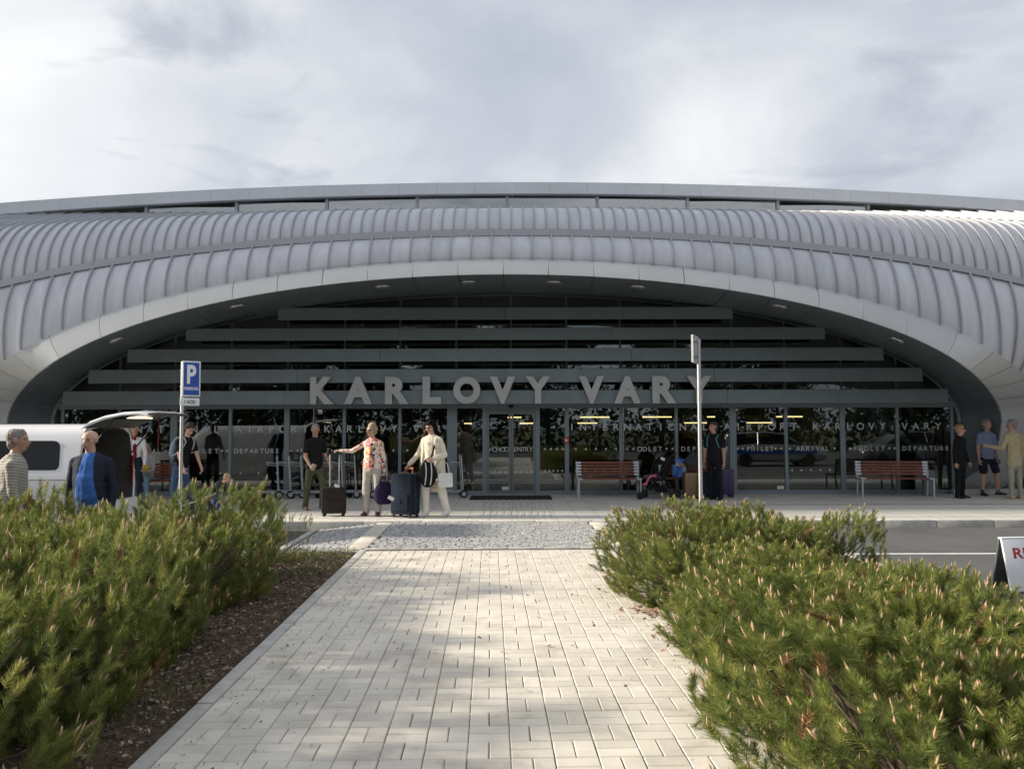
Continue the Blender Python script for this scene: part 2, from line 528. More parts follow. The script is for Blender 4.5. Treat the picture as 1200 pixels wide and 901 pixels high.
# planting beds (raised islands either side of the path)
def bed(name, u0, u1, v0, v1, seed):
    nx = int((u1 - u0) / .09); ny = int((v1 - v0) / .09)
    vs = []; fs = []
    for j in range(ny + 1):
        for i in range(nx + 1):
            u = u0 + (u1 - u0) * i / nx; v = v0 + (v1 - v0) * j / ny
            e = min(u - u0, u1 - u, v - v0, v1 - v)
            z = -0.03 + min(1, e / .5) * .03 + .022 * mnoise.noise((u * 3, v * 3, seed)) + .016 * mnoise.noise((u * 9, v * 9, seed))
            vs.append((u, v, z))
    for j in range(ny):
        for i in range(nx):
            a = j * (nx + 1) + i
            fs.append((a, a + 1, a + nx + 2, a + nx + 1))
    o = struct(link(name, mesh_of(name, vs, fs, M_SOIL, smooth=True)))
    o.rotation_euler = (0, 0, PR)
    for k in range(int(v1 - v0)):
        for uu in ((u0 - .05,) if seed == 1 else (u1 + .05,)):
            MB().bbox(uu - .05, uu + .05, v0 + k, v0 + k + .99, -.2, 0.0, .01).build('edging_stone', M_KERB, o, smooth=30)
    MB().bbox(min(u0, u1), max(u0, u1), v1 + .002, v1 + .09, -.2, -0.01, .01).build('edging_run', M_KERB, o, smooth=30)
    return o
bedL = bed('planting_bed', -6.2, -1.768, -3.0, 11.0, 1)
bedR = bed('planting_bed', 1.748, 4.6, -3.0, 11.0, 2)

# bark chips, dead needles and dry leaves lying on the beds
def litter(name, n, area, cols, size, z, parent, seed, lift=0.02):
    r = random.Random(seed)
    mb = MB()
    for _ in range(n):
        u, v = area(r)
        s = r.uniform(*size); a = r.uniform(0, 6.28); l = s * r.uniform(.35, .8)
        M = Matrix.Translation((u, v, z(u, v) + r.uniform(.0, lift))) @ Matrix.Rotation(a, 4, 'Z') @ Matrix.Rotation(r.uniform(-.6, .6), 4, 'X') @ Matrix.Rotation(r.uniform(-.5, .5), 4, 'Y')
        mb.add([M @ Vector(p) for p in ((-s/2, -l/4, 0), (0, -l/2, .004), (s/2, 0, .0), (0, l/2, .006))], [(0, 1, 2, 3)], r.randrange(len(cols)))
    o = mb.build(name, cols, parent); o['kind'] = 'stuff'
    return o
CH = [mat('chip_%d' % i, c, .9, var=.3, vscale=20) for i, c in enumerate([(.11, .075, .05), (.17, .12, .085), (.24, .18, .13), (.33, .27, .20), (.06, .042, .03)])]
def zb(seed):
    return lambda u, v: .022 * mnoise.noise((u * 3, v * 3, seed)) + .016 * mnoise.noise((u * 9, v * 9, seed))
litter('bark_litter', 9000, lambda r: (-1.78 - abs(r.gauss(0, .75)), r.uniform(2.6, 10.9)), CH, (.012, .05), zb(1), bedL, 3)
litter('bark_litter', 2500, lambda r: (1.78 + abs(r.gauss(0, .5)), r.uniform(2.6, 10.9)), CH, (.012, .05), zb(2), bedR, 4)
DL = [mat('dry_leaf_%d' % i, c, .8, var=.3, vscale=30) for i, c in enumerate([(.25, .14, .09), (.33, .22, .14), (.19, .11, .08)])]
def pile(r):
    c = r.choice([(1.42, 9.3), (1.42, 8.75), (1.38, 8.2), (1.4, 7.2), (1.5, 6.6), (1.5, 6.1)])
    return c[0] + r.gauss(0, .11), c[1] + r.gauss(0, .13)
litter('dry_leaves', 420, pile, DL, (.03, .07), lambda u, v: .006, path, 8, .05)
litter('dry_leaves', 90, lambda r: (r.uniform(-1.6, 1.6), r.uniform(3.2, 11)), DL, (.015, .05), lambda u, v: .005, path, 18, .01)
litter('needle_litter', 900, lambda r: ((lambda e: (1.64 - e) if r.random() < .6 else (-1.64 + e))(abs(r.gauss(0, .28))), r.uniform(2.8, 11)), CH, (.008, .022), lambda u, v: .004, path, 28, .006)
# sparse grass at the far end of the left bed
gm = MB(); rg = random.Random(7)
GR = [mat('grass_a', (.10, .13, .035), .8), mat('grass_b', (.17, .18, .06), .8)]
for _ in range(2600):
    cu = rg.choice([(-2.2, 10.3), (-2.5, 10.6), (-2.0, 9.4), (-2.6, 10.8), (-1.95, 10.6), (-2.1, 5.2)])
    u = cu[0] + rg.gauss(0, .22); v = min(10.95, cu[1] + rg.gauss(0, .3))
    if u > -1.8: continue
    h = rg.uniform(.03, .09); a = rg.uniform(0, 6.28); b = rg.uniform(.01, .05)
    z = zb(1)(u, v)
    gm.add([(u - .003 * math.cos(a), v - .003 * math.sin(a), z), (u + .003 * math.cos(a), v + .003 * math.sin(a), z), (u + b * math.sin(a), v + b * math.cos(a), z + h)], [(0, 1, 2)], rg.randrange(2))
o = gm.build('grass', GR, bedL); o['kind'] = 'stuff'

# ------------------------------------------------------------------ terminal building
XC = -0.15
TB = thing('terminal_building', 'long arched airport terminal with ribbed grey metal shell and dark glass entrance front', 'building', (0, 18, 0))
TBI = Matrix.Translation((0, -18, 0))
M_SHELL = mat('zinc_shell', (0.55, 0.565, 0.605), 0.5, metal=0.25, var=0.09, vscale=2.2, bump=0.002, bscale=6, objvar=0.06, world=True, stretch=(3, 1, .5))
M_RIB = mat('zinc_rib', (0.38, 0.392, 0.42), 0.55, metal=0.12)
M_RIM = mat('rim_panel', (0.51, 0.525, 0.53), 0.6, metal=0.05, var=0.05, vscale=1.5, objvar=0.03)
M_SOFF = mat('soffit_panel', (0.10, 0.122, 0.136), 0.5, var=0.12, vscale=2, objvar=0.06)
M_DARKM = mat('dark_frame', (0.20, 0.245, 0.27), 0.45, metal=0.2, objvar=.05)
M_LOUV = mat('louvre_metal', (0.19, 0.235, 0.255), 0.5, metal=0.2, var=0.08, vscale=3, objvar=.06)
M_CAP = mat('cap_fascia', (0.60, 0.625, 0.65), 0.5, metal=0.2, var=.05, vscale=1)
def glass_mat(name, tint, base, k):
    m = bpy.data.materials.new(name); m.use_nodes = True
    t = m.node_tree; t.nodes.clear()
    o = t.nodes.new('ShaderNodeOutputMaterial')
    tr = t.nodes.new('ShaderNodeBsdfTransparent'); tr.inputs[0].default_value = (*tint, 1)
    gl = t.nodes.new('ShaderNodeBsdfGlossy'); gl.inputs['Roughness'].default_value = 0.01
    gl.inputs['Color'].default_value = (0.93, 0.97, 1.0, 1)
    fr = t.nodes.new('ShaderNodeFresnel'); fr.inputs['IOR'].default_value = 1.5
    mu = t.nodes.new('ShaderNodeMath'); mu.operation = 'MULTIPLY_ADD'; mu.inputs[1].default_value = k; mu.inputs[2].default_value = base
    mu.use_clamp = True
    t.links.new(fr.outputs[0], mu.inputs[0])
    mi = t.nodes.new('ShaderNodeMixShader')
    t.links.new(mu.outputs[0], mi.inputs[0]); t.links.new(tr.outputs[0], mi.inputs[1]); t.links.new(gl.outputs[0], mi.inputs[2])
    # slight waviness of the panes
    co = t.nodes.new('ShaderNodeTexCoord'); nn = t.nodes.new('ShaderNodeTexNoise'); nn.inputs['Scale'].default_value = 0.9
    t.links.new(co.outputs['Object'], nn.inputs['Vector'])
    bp = t.nodes.new('ShaderNodeBump'); bp.inputs['Distance'].default_value = 0.0008; bp.inputs['Strength'].default_value = 1
    t.links.new(nn.outputs['Fac'], bp.inputs['Height']); t.links.new(bp.outputs[0], gl.inputs['Normal'])
    t.links.new(mi.outputs[0], o.inputs['Surface'])
    MATS[name] = m
    return m
M_GLASS = glass_mat('facade_glass', (0.60, 0.65, 0.65), 0.045, 1.1)
M_CGLASS = glass_mat('clerestory_glass', (0.30, 0.34, 0.38), 0.22, 1.5)
M_CARGL = glass_mat('car_glass', (0.10, 0.11, 0.12), 0.04, 1.1)

def tbm(mb, name, m, parent=TB, smooth=False):
    mb.v = [(x, y - 18, z) for x, y, z in mb.v]
    return mb.build(name, m, parent, smooth=smooth)

def seam(X): return (16.8, 5.66 - .0075 * X * X - .000016 * X ** 4)
def ridge(X): return (18.5, 6.57 - .0024 * X * X)
def _rec(t):
    """how far the rim swings back towards its feet (t: 0 apex .. pi/2 widest point)"""
    u = min(1, max(0, (math.degrees(t) - 64) / 24)); return 3.0 * u * u * (3 - 2 * u)
def _scale(p, d2):
    k = d2 / p.y
    return Vector((p.x * k, d2, CAMZ + (p.z - CAMZ) * k))
def _nearest_out(t):
    x, z = 9.88 * math.sin(t), 2.97 * math.cos(t)
    n_ = min(((11.0 * math.sin(q) - x) ** 2 + (3.34 * math.cos(q) - z) ** 2, q) for q in [math.pi / 2 * i / 900 for i in range(901)])[1]
    u = min(1, max(0, (math.degrees(t) - 55) / 33)); u = u * u * (3 - 2 * u)
    return n_ + (t - n_) * u
def rim_in_pt(s, t):
    return _scale(Vector((XC + s * 9.88 * math.sin(t), 16.1, 1.73 + 2.97 * math.cos(t))), 16.1 + _rec(t))
def rim_out_pt(s, t):
    return _scale(Vector((XC + s * 11.0 * math.sin(t), 16.4, 1.73 + 3.34 * math.cos(t))), 16.4 + _rec(t))
_RO = {s: [rim_out_pt(s, math.pi / 2 * i / 120) for i in range(121)] for s in (-1, 1)}
def rim_o(X):
    """(y, z) of the rim's outer edge at X, or None beyond its foot"""
    s = 1 if X >= XC else -1
    l = _RO[s]
    for a, b_ in zip(l, l[1:]):
        if (a.x - X) * (b_.x - X) <= 0 and abs(b_.x - a.x) > 1e-9:
            p = a.lerp(b_, (X - a.x) / (b_.x - a.x)); return p.y, p.z
    return None
def upper_prof(X, n=16):
    (y0, z0), (y1, z1) = seam(X), ridge(X)
    z0 += .13; y0 += .03
    return [(y0 + (y1 - y0) * (1 - math.cos(t)), z0 + (z1 - z0) * math.sin(t)) for t in [math.pi / 2 * .94 * i / n for i in range(n + 1)]]
def lower_prof(X, n=18):
    ys, zs = seam(X)
    ro = rim_o(X)
    if ro:
        yb, zb_ = ro
        c = (min(16.35, ys - .35), (zb_ * .45 + zs * .55))
        return [((1 - t) ** 2 * yb + 2 * t * (1 - t) * c[0] + t * t * ys, (1 - t) ** 2 * zb_ + 2 * t * (1 - t) * c[1] + t * t * zs) for t in [i / n for i in range(n + 1)]]
    k = min(1.0, max(0.0, (19.5 - abs(X)) / 7.0))
    zs = max(zs, 1.2)
    pts = [(20.0, 0.0), (18.2, zs * .16), (16.9, zs * .36), (16.45, zs * .58), (16.45, zs * .80), (ys, zs)]
    pts = [(y + (1 - k) * 1.0 * (1 - i / 5), z) for i, (y, z) in enumerate(pts)]
    res = []
    for i in range(n + 1):
        q = i / n * 5; j = min(4, int(q)); f = q - j
        res.append((pts[j][0] * (1 - f) + pts[j + 1][0] * f, pts[j][1] * (1 - f) + pts[j + 1][1] * f))
    return res
def strip_panel(X0, X1, prof, th, name, m):
    """one sheet-metal bay between two ribs, with thickness"""
    a = [Vector((X0, y, z)) for y, z in prof(X0)]; b = [Vector((X1, y, z)) for y, z in prof(X1)]
    n = min(len(a), len(b)); a = a[-n:]; b = b[-n:]
    mid = [(p + q) / 2 for p, q in zip(a, b)]
    vs = []
    for p, q, c in zip(a, b, mid):
        vs += [p, q, p + Vector((0, th, -th)), q + Vector((0, th, -th))]
    fs = []
    for i in range(n - 1):
        k = 4 * i
        fs += [(k, k + 1, k + 5, k + 4), (k + 2, k + 6, k + 7, k + 3), (k, k + 4, k + 6, k + 2), (k + 1, k + 3, k + 7, k + 5)]
    e = 4 * (n - 1)
    fs += [(0, 2, 3, 1), (e, e + 1, e + 3, e + 2)]
    return tbm(MB().add(vs, fs), name, m, smooth=40)
def rib(X, prof, w_, h_, name='rib'):
    a = prof(X)
    n = len(a)
    vs = []
    for i, (y, z) in enumerate(a):
        y0, z0 = a[max(0, i - 1)]; y1, z1 = a[min(n - 1, i + 1)]
        d = Vector((0, y1 - y0, z1 - z0)).normalized(); nn = Vector((0, -d.z, d.y))
        c = Vector((X, y, z))
        for sx, hh in ((-1, -.01), (1, -.01), (1, h_), (-1, h_)):
            vs.append(c + Vector((sx * w_ / 2, 0, 0)) + nn * hh)
    fs = []
    for i in range(n - 1):
        for j in range(4):
            j2 = (j + 1) % 4
            fs.append((i * 4 + j, i * 4 + j2, i * 4 + 4 + j2, i * 4 + 4 + j))
    fs += [(3, 2, 1, 0), tuple((n - 1) * 4 + j for j in range(4))]
    return tbm(MB().add(vs, fs), name, M_RIB)
LW, UW = 0.415, 0.243
XL = [-18.675 + LW * i for i in range(91)]
for i in range(90):
    strip_panel(XL[i] + .002, XL[i + 1] - .002, lower_prof, .012, 'wall_panel', M_SHELL)
for X in XL: rib(X, lower_prof, .028, .055)
XU = [-18.711 + UW * i for i in range(155)]
for i in range(154):
    strip_panel(XU[i] + .002, XU[i + 1] - .002, upper_prof, .012, 'roof_panel', M_SHELL)
for X in XU: rib(X, upper_prof, .024, .045)
# batten along the seam
for i in range(30):
    X0 = -18.7 + i * 1.247; X1 = X0 + 1.243
    vs = []
    for j in range(5):
        X = X0 + (X1 - X0) * j / 4; y, z = seam(X)
        for dy_, dz_ in ((-.07, -.03), (-.055, .115), (.08, .155), (.10, 0)):
            vs.append((X, y + dy_, z + dz_))
    fs = [(a * 4 + b, a * 4 + (b + 1) % 4, a * 4 + 4 + (b + 1) % 4, a * 4 + 4 + b) for a in range(4) for b in range(4)] + [(0, 1, 2, 3), (19, 18, 17, 16)]
    tbm(MB().add(vs, fs), 'seam_flashing', M_RIB)
# ridge clips row and upper strip with its own ribs
clips = MB()
for i, X in enumerate(XU):
    y, z = upper_prof(X)[-1]
    if abs(X) < 15:
        clips.box(X - .055, X + .055, y - .02, y + .09, z + .02, z + .09)
tbm(clips, 'ridge_clips', M_RIB)['kind'] = 'stuff'
def strip_prof(X):
    y, z = upper_prof(X)[-1]
    return [(y + .02, z + .01), (20.3, z + (7.60 - z) * .52), (22.3, 7.60)]
for i in range(77):
    strip_panel(XU[2 * i] + .002, XU[2 * i + 2] - .002, strip_prof, .012, 'roof_panel', M_SHELL)
    rib(XU[2 * i], strip_prof, .03, .05)
# clerestory and oversailing roof cap
def capz(X): return -.00272 * X * X
cs = MB()
for i in range(36):
    X0 = -18.7 + i * 1.04; X1 = X0 + 1.04
    def ring(X):
        dz = capz(X)
        return [Vector((X, y, z + dz)) for y, z in ((22.08, 8.392), (22.08, 8.075), (22.14, 8.062), (22.45, 8.10), (22.45, 8.2), (38, 8.4), (38, 8.55))]
    a, b = ring(X0 + .002), ring(X1 - .002)
    n = len(a)
    tbm(MB().add(a + b, [(j, (j + 1) % n, n + (j + 1) % n, n + j) for j in range(n)] + [tuple(range(n)), tuple(range(2 * n - 1, n - 1, -1))]), 'roof_cap_panel', M_CAP)
MULW = 107 * 22.3 / 950
k0 = (595 - 600) * 22.3 / 950
for i in range(-7, 8):
    X = k0 + i * MULW
    tbm(MB().box(X - .04, X + .04, 22.26, 22.40, 7.40, 8.06 + capz(X)), 'clerestory_post', M_RIB)
    if i < 7:
        X1 = X + MULW
        zt = 8.06 + min(capz(X), capz(X1))
        if zt > 7.55:
            tbm(MB().box(X + .042, X1 - .042, 22.32, 22.34, 7.40, zt), 'clerestory_pane', M_CGLASS)
# rim ring (light panels) and dark soffit
def rim_pts(k):
    """k in [-1,1]: 0 is the apex; returns inner, outer, back points of the ring cross-section"""
    s = 1 if k >= 0 else -1
    a = abs(k)
    if a <= .8:
        t = (a / .8) * math.pi / 2
        b = Vector((XC + s * 11.1 * math.sin(t), 19.9, 1.73 + 3.17 * math.cos(t)))
        return rim_in_pt(s, t), rim_out_pt(s, _nearest_out(t)), b
    q = (a - .8) / .2 * 5
    i9, o9 = rim_in_pt(1, math.pi / 2), rim_out_pt(1, math.pi / 2)
    li = [(i9.x - XC, i9.y, i9.z)] + [(lambda p: (p.x - XC, p.y, p.z))(at(*v)) for v in ((1173, 509, 19.2), (1168, 530, 19.35), (1156, 548, 19.55), (1137, 559, 19.75), (1115, 577, 20.0))]
    lo = [(o9.x - XC, o9.y, o9.z)] + [(o9.x - XC - .08 * m_, 19.42 + .13 * m_, o9.z * (1 - m_ / 5.0) - .01) for m_ in range(1, 6)]
    lb = [(11.1, 19.9, 1.73), (11.1, 19.95, 1.4), (11.08, 20, 1.0), (11.05, 20.05, .6), (11.0, 20.1, .3), (10.98, 20.15, -.02)]
    j = min(4, int(q)); f = q - j
    def ip(l):
        p = Vector(l[j]).lerp(Vector(l[j + 1]), f)
        return Vector((XC + s * p.x, p.y, p.z))
    return ip(li), ip(lo), ip(lb)
def ring_panel(k0_, k1_, n=4):
    rim = MB(); so = MB()
    vs = []; vb = []
    for j in range(n + 1):
        k = k0_ + (k1_ - k0_) * j / n
        i, o_, b = rim_pts(k)
        m_ = (i + o_) / 2 + Vector((0, -.05, 0))
        vs += [i, m_, o_, o_ + Vector((0, .06, 0)), i + Vector((0, .06, 0))]
        vb += [i + Vector((0, .062, 0)), i.lerp(b, .5) + Vector((0, .03, 0)), b]
    fs = [(a * 5 + c, a * 5 + (c + 1) % 5, a * 5 + 5 + (c + 1) % 5, a * 5 + 5 + c) for a in range(n) for c in range(5)]
    fs += [(0, 1, 2, 3, 4), tuple(n * 5 + c for c in (4, 3, 2, 1, 0))]
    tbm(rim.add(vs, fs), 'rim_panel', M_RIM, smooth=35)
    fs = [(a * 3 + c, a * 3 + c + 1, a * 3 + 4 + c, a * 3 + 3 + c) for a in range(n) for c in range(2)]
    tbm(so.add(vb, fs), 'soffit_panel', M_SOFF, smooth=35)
# arc-length spaced joints
NP = 30
ks = [-.8 + 1.6 * i / 400 for i in range(401)]
pt = [rim_pts(k)[0] for k in ks]
acc = [0]
for a, b in zip(pt, pt[1:]): acc.append(acc[-1] + (b - a).length)
jk = []
for i in range(NP + 1):
    t = acc[-1] * i / NP
    j = max(0, min(399, next((q for q in range(400) if acc[q + 1] >= t), 399)))
    jk.append(ks[j] + (ks[j + 1] - ks[j]) * (t - acc[j]) / max(1e-6, acc[j + 1] - acc[j]))
for a, b in zip(jk, jk[1:]): ring_panel(a + .0003, b - .0003)
for s in (-1, 1):
    for q in range(2):
        a, b = .8 + .1 * q, .9 + .1 * q
        ring_panel(s * a + s * .0003, s * b, 5)
# curved shadow-gap trim where the soffit meets the glass front
tr_ = MB()
tr_.tube([rim_pts(k)[2] + Vector((0, -.06, 0)) for k in [-.8 + 1.6 * i / 60 for i in range(61)]], .045, 6)
tbm(tr_, 'soffit_trim', M_DARKM)
# recessed ceiling lamps
M_RING = mat('lamp_ring', (.55, .55, .55), .3, metal=.8)
M_LENS = mat('lamp_lens', (.30, .31, .31), .3)
for px, py in ((133, 408), (275, 363), (447, 337), (549, 332), (650, 332), (750, 337), (918, 363), (1055, 408)):
    t = math.asin(max(-1, min(1, ((px - 600) / 950 * 17.0 - XC) / 10.2)))
    i, o_, b = rim_pts(t / (math.pi / 2) * .8)
    c = i.lerp(b, .24); n1 = (rim_pts(t / (math.pi / 2) * .8 + .01)[0] - i).normalized(); n2 = (b - i).normalized()
    nn = n1.cross(n2).normalized()
    if nn.z > 0: nn = -nn
    M = Matrix((n1, n2, -nn)).transposed().to_4x4(); M.translation = c + nn * .035
    mb = MB().lathe([(.10, -.02), (.17, -.02), (.18, .0), (.17, .03), (.10, .03)], n=18)
    mb.v = [tuple(M @ Vector(v)) for v in mb.v]
    lo_ = tbm(mb, 'ceiling_lamp', M_RING, smooth=40)
    mb = MB().lathe([(0.001, .0), (.115, .0), (.115, .02), (.001, .02)], n=16)
    mb.v = [tuple(M @ Vector(v)) for v in mb.v]
    tbm(mb, 'lens', M_LENS, lo_)

# ------------------------------------------------------------------ glass front
FY = 19.86
def fx(px): return (px - 600) * FY / 950
ZH = 2.10
mull = [75, 141, 205, 271, 337, 404, 469, 530, 568, 630, 664, 727, 792, 858, 920, 986, 1050, 1114]
wide = {205: .16, 337: .13, 530: .24, 568: .10, 630: .10, 664: .10, 858: .16, 986: .12}
for px in mull:
    wd = wide.get(px, .075)
    tbm(MB().box(fx(px) - wd/2, fx(px) + wd/2, FY - .05, FY + .10, 0.0, ZH), 'mullion', M_DARKM)
tbm(MB().box(fx(70), fx(1120), FY - .07, FY + .12, ZH + .001, ZH + .15), 'transom', M_DARKM)
for a, b in zip(mull, mull[1:]):
    if a == 568: continue
    x0 = fx(a) + wide.get(a, .075)/2 + .002; x1 = fx(b) - wide.get(b, .075)/2 - .002
    tbm(MB().box(x0, x1, FY - .045, FY + .09, 0.0, .10), 'sill', M_DARKM)
    tbm(MB().box(x0, x1, FY - .02, FY - .008, .102, ZH - .002), 'pane', M_GLASS)
# automatic doors: the middle entrance pair, plus door leaves right and left
M_SEAL = mat('door_profile', (.17, .20, .215), .4, metal=.4)
def door_leaf(x0, x1):
    d = tbm(MB().box(x0, x0 + .055, FY - .04, FY + .0, .03, ZH - .06).box(x1 - .055, x1, FY - .04, FY + .0, .03, ZH - .06)
            .box(x0 + .0551, x1 - .0551, FY - .04, FY, .03, .11).box(x0 + .0551, x1 - .0551, FY - .04, FY, ZH - .14, ZH - .06), 'door', M_SEAL)
    tbm(MB().box(x0 + .056, x1 - .056, FY - .026, FY - .014, .111, ZH - .141), 'pane', M_GLASS, d)
    return d
dA = door_leaf(fx(568) + .055, fx(599) - .006)
dB = door_leaf(fx(599) + .006, fx(630) - .055)
tbm(MB().box(fx(568) + .052, fx(630) - .052, FY - .06, FY + .08, ZH - .055, ZH - .002), 'door_track', M_DARKM)
tbm(MB().box(fx(568) + .06, fx(630) - .06, FY - .04, FY + .04, 0.0, .028), 'threshold', M_DARKM)
tbm(MB().ell((fx(599), FY - .10, ZH + .045), (.07, .05, .04)), 'motion_sensor', mat('black_plastic', (.02, .02, .022), .5))
M_STK = mat('white_sticker', (.62, .66, .58), .6)
for px, py, ww in ((592, 572, .17), (915, 572, .17), (257, 574, .19)):
    c = at(px, py, FY - .05)
    tbm(MB().box(c.x - ww/2, c.x + ww/2, FY - .031, FY - .027, c.z - .04, c.z + .04), 'sticker', M_STK)
# red push-button box on the mullion
c = at(663.5, 516, FY - .08)
fb = tbm(MB().bbox(c.x - .055, c.x + .055, FY - .12, FY - .052, c.z - .075, c.z + .075, .012), 'alarm_box', mat('alarm_red', (.45, .03, .02), .4), smooth=30)
tbm(MB().lathe([(.001, -.01), (.03, -.01), (.03, 0), (.001, 0)], (c.x, FY - .121, c.z), 12, 'y'), 'button', mat('button_white', (.75, .7, .68), .5), fb)
# upper glazing behind the louvres
zu0, zu1 = ZH + .152, 4.98
um = [75, 141, 205, 271, 337, 404, 469, 535, 599, 664, 727, 792, 858, 920, 986, 1050, 1114]
def zlim(X):
    r = min(1, abs(X - XC) / 11.1)
    return 1.76 + 3.17 * math.sqrt(1 - r * r)
for a, b in zip(um, um[1:]):
    zt = min(zu1, max(zlim(fx(a)), zlim(fx(b))))
    if zt > zu0 + .1:
        tbm(MB().box(fx(a) + .03, fx(b) - .03, FY - .02, FY - .008, zu0, zt), 'pane', M_GLASS)
for a in um:
    zt = min(zu1, zlim(fx(a)))
    if zt > zu0 + .1: tbm(MB().box(fx(a) - .028, fx(a) + .028, FY - .03, FY + .08, zu0, zt), 'mullion', M_DARKM)
for z in (2.95, 3.9):
    r = math.sqrt(1 - ((z - 1.73) / 3.17) ** 2) * 11.0
    tbm(MB().box(XC - r, XC + r, FY + .01, FY + .09, z - .03, z + .03), 'transom', M_DARKM)
# louvre blades
LY = 19.25
for k, (pa, pb) in enumerate(((457, 473), (432, 447.7), (408, 423), (384, 398), (360, 374))):
    z1 = at(600, pa, LY).z; z0 = at(600, pb, LY).z
    r = math.sqrt(max(.02, 1 - ((z1 - 1.73) / 3.2) ** 2)) * 10.85
    n = max(2, int(round(2 * r / 5.2)))
    for j in range(n):
        x0 = XC - r + 2 * r * j / n + .004; x1 = XC - r + 2 * r * (j + 1) / n - .004
        MBp = MB().prism([(LY - .03, z0), (LY + .0, z0 - .012), (LY + .17, z0 + .02), (LY + .19, z1 - .05), (LY + .02, z1), (LY - .01, z1 - .01)], x0, x1, 'x')
        tbm(MBp, 'louvre_blade', M_LOUV)
    for px in (205, 337, 469, 599, 727, 858, 986):
        X = fx(px)
        if abs(X - XC) < r - .2:
            tbm(MB().box(X - .03, X + .03, LY + .192, FY - .032, (z0 + z1)/2 - .04, (z0 + z1)/2 + .04), 'bracket', M_DARKM)
# big name letters
M_LET = mat('letter_steel', (.46, .47, .475), .45, metal=.45, var=.06, vscale=3)
for ch, a, b in (('K', 363, 391), ('A', 403, 436), ('R', 451, 479), ('L', 495, 517), ('O', 531, 563), ('V', 574, 604), ('Y', 616, 645), ('V', 679, 708), ('A', 720, 751), ('R', 765, 793), ('Y', 805, 834.5)):
    me = text_mesh(ch, 1.0, .05, .055)
    p0 = at(a, 473, LY - .16); p1 = at(b, 441, LY - .16)
    fit_text(me, p0.x, p1.x, p0.z, p1.z, LY - .045 - 18)
    me.materials.clear(); me.materials.append(M_LET)
    o = link('letter', me, TB); o['label'] = 'big steel letter ' + ch
for px in (380, 420, 466, 500, 547, 590, 630, 694, 735, 780, 820):
    X = (px - 600) * (LY) / 950
    tbm(MB().box(X - .02, X + .02, LY - .046, LY + .0, 2.36, 2.40), 'letter_fixing', M_DARKM)
# frosted lettering on the glass
M_FROST = mat('frosted_film', (.52, .54, .53), .7)
TYp = FY - .0235 - 18
def glass_word(s, px0, px1, py0, py1, parent=TB, off=.001):
    """letters spread evenly from px0 to px1 (letter centres), cap height py0..py1"""
    n = len(s)
    zs0 = at(600, py1, FY).z; zs1 = at(600, py0, FY).z
    H = zs1 - zs0
    mb = MB()
    for i, ch in enumerate(s):
        if ch == ' ': continue
        cx = fx(px0 + (px1 - px0) * i / max(1, n - 1))
        if ch in '<>^':
            h = H * .62; c = (zs0 + zs1) / 2
            if ch == '^': tri = [(cx - h * .55, c - h/2), (cx + h * .55, c - h/2), (cx, c + h/2)]
            else:
                d = -1 if ch == '<' else 1
                tri = [(cx - d * h * .4, c - h/2), (cx + d * h * .45, c), (cx - d * h * .4, c + h/2)]
            mb.add([(p, TYp - off, q) for p, q in tri], [(0, 1, 2)])
            continue
        me = text_mesh(ch, 1.0, .0, .012)
        cap = .729
        sc_ = H / cap
        if len(me.vertices):
            xs = [v.co.x for v in me.vertices]; mid_ = (min(xs) + max(xs)) / 2
            mb.add([(cx + (v.co.x - mid_) * sc_, TYp - off, zs0 + v.co.y * sc_) for v in me.vertices], [tuple(p.vertices) for p in me.polygons])
        bpy.data.meshes.remove(me)
    o = link('glass_lettering', mb.mesh('glass_lettering', M_FROST), parent); o['kind'] = 'stuff'
    return o
ST = 12.97
def spread(s, px0, px1, py0, py1):
    step = (px1 - px0) / (len(s) - 1); i = 0
    for wd in s.split(' '):
        glass_word(wd, px0 + step * i, px0 + step * (i + len(wd) - 1), py0, py1)
        i += len(wd) + 1
spread('INTERNATIONAL AIRPORT KARLOVY VARY', 99, 527, 497.5, 506)
spread('INTERNATIONAL AIRPORT KARLOVY VARY', 670, 1098, 496, 504.5)
for s, a, b in (('ARRIVAL', 154, 188), ('>>', 196, 203), ('ODLET', 226, 255), ('>>', 262, 268), ('DEPARTURE', 278, 326), ('>>', 342, 350), ('PŘÍLET', 355, 385), ('>>>', 390, 402), ('>>>>', 413, 462), ('>>>>', 478, 518)):
    glass_word(s, a, b, 524.5, 530)
for s, a, b in (('<<<<', 638, 659), ('<<<<<', 674, 721), ('<<', 734, 741), ('ODLET', 749, 773), ('<<', 780, 787), ('DEPARTURE', 800, 850), ('<<', 863, 869), ('PŘÍLET', 876, 903), ('<<', 907, 914), ('<', 924, 924), ('ARRIVAL', 934, 968), ('<', 976, 976), ('<<', 994, 1000), ('ODLET', 1007, 1033), ('<<', 1040, 1046), ('DEPARTURE', 1058, 1108)):
    glass_word(s, a, b, 523.5, 529)
glass_word('VCHOD', 574, 594, 523.5, 529, off=.006); glass_word('ENTRY', 604, 622, 523.5, 529, off=.006)
glass_word('^^^^', 574, 593, 549.5, 555, off=.006); glass_word('^^^^', 604, 623, 549.5, 555, off=.006)
for a in (638, 674, 926, 1000):
    glass_word('<<<<<', a, a + 44 if a > 640 else a + 20, 549, 554)
glass_word('>>>', 214, 260, 551, 556); glass_word('>>>', 284, 326, 551, 556)

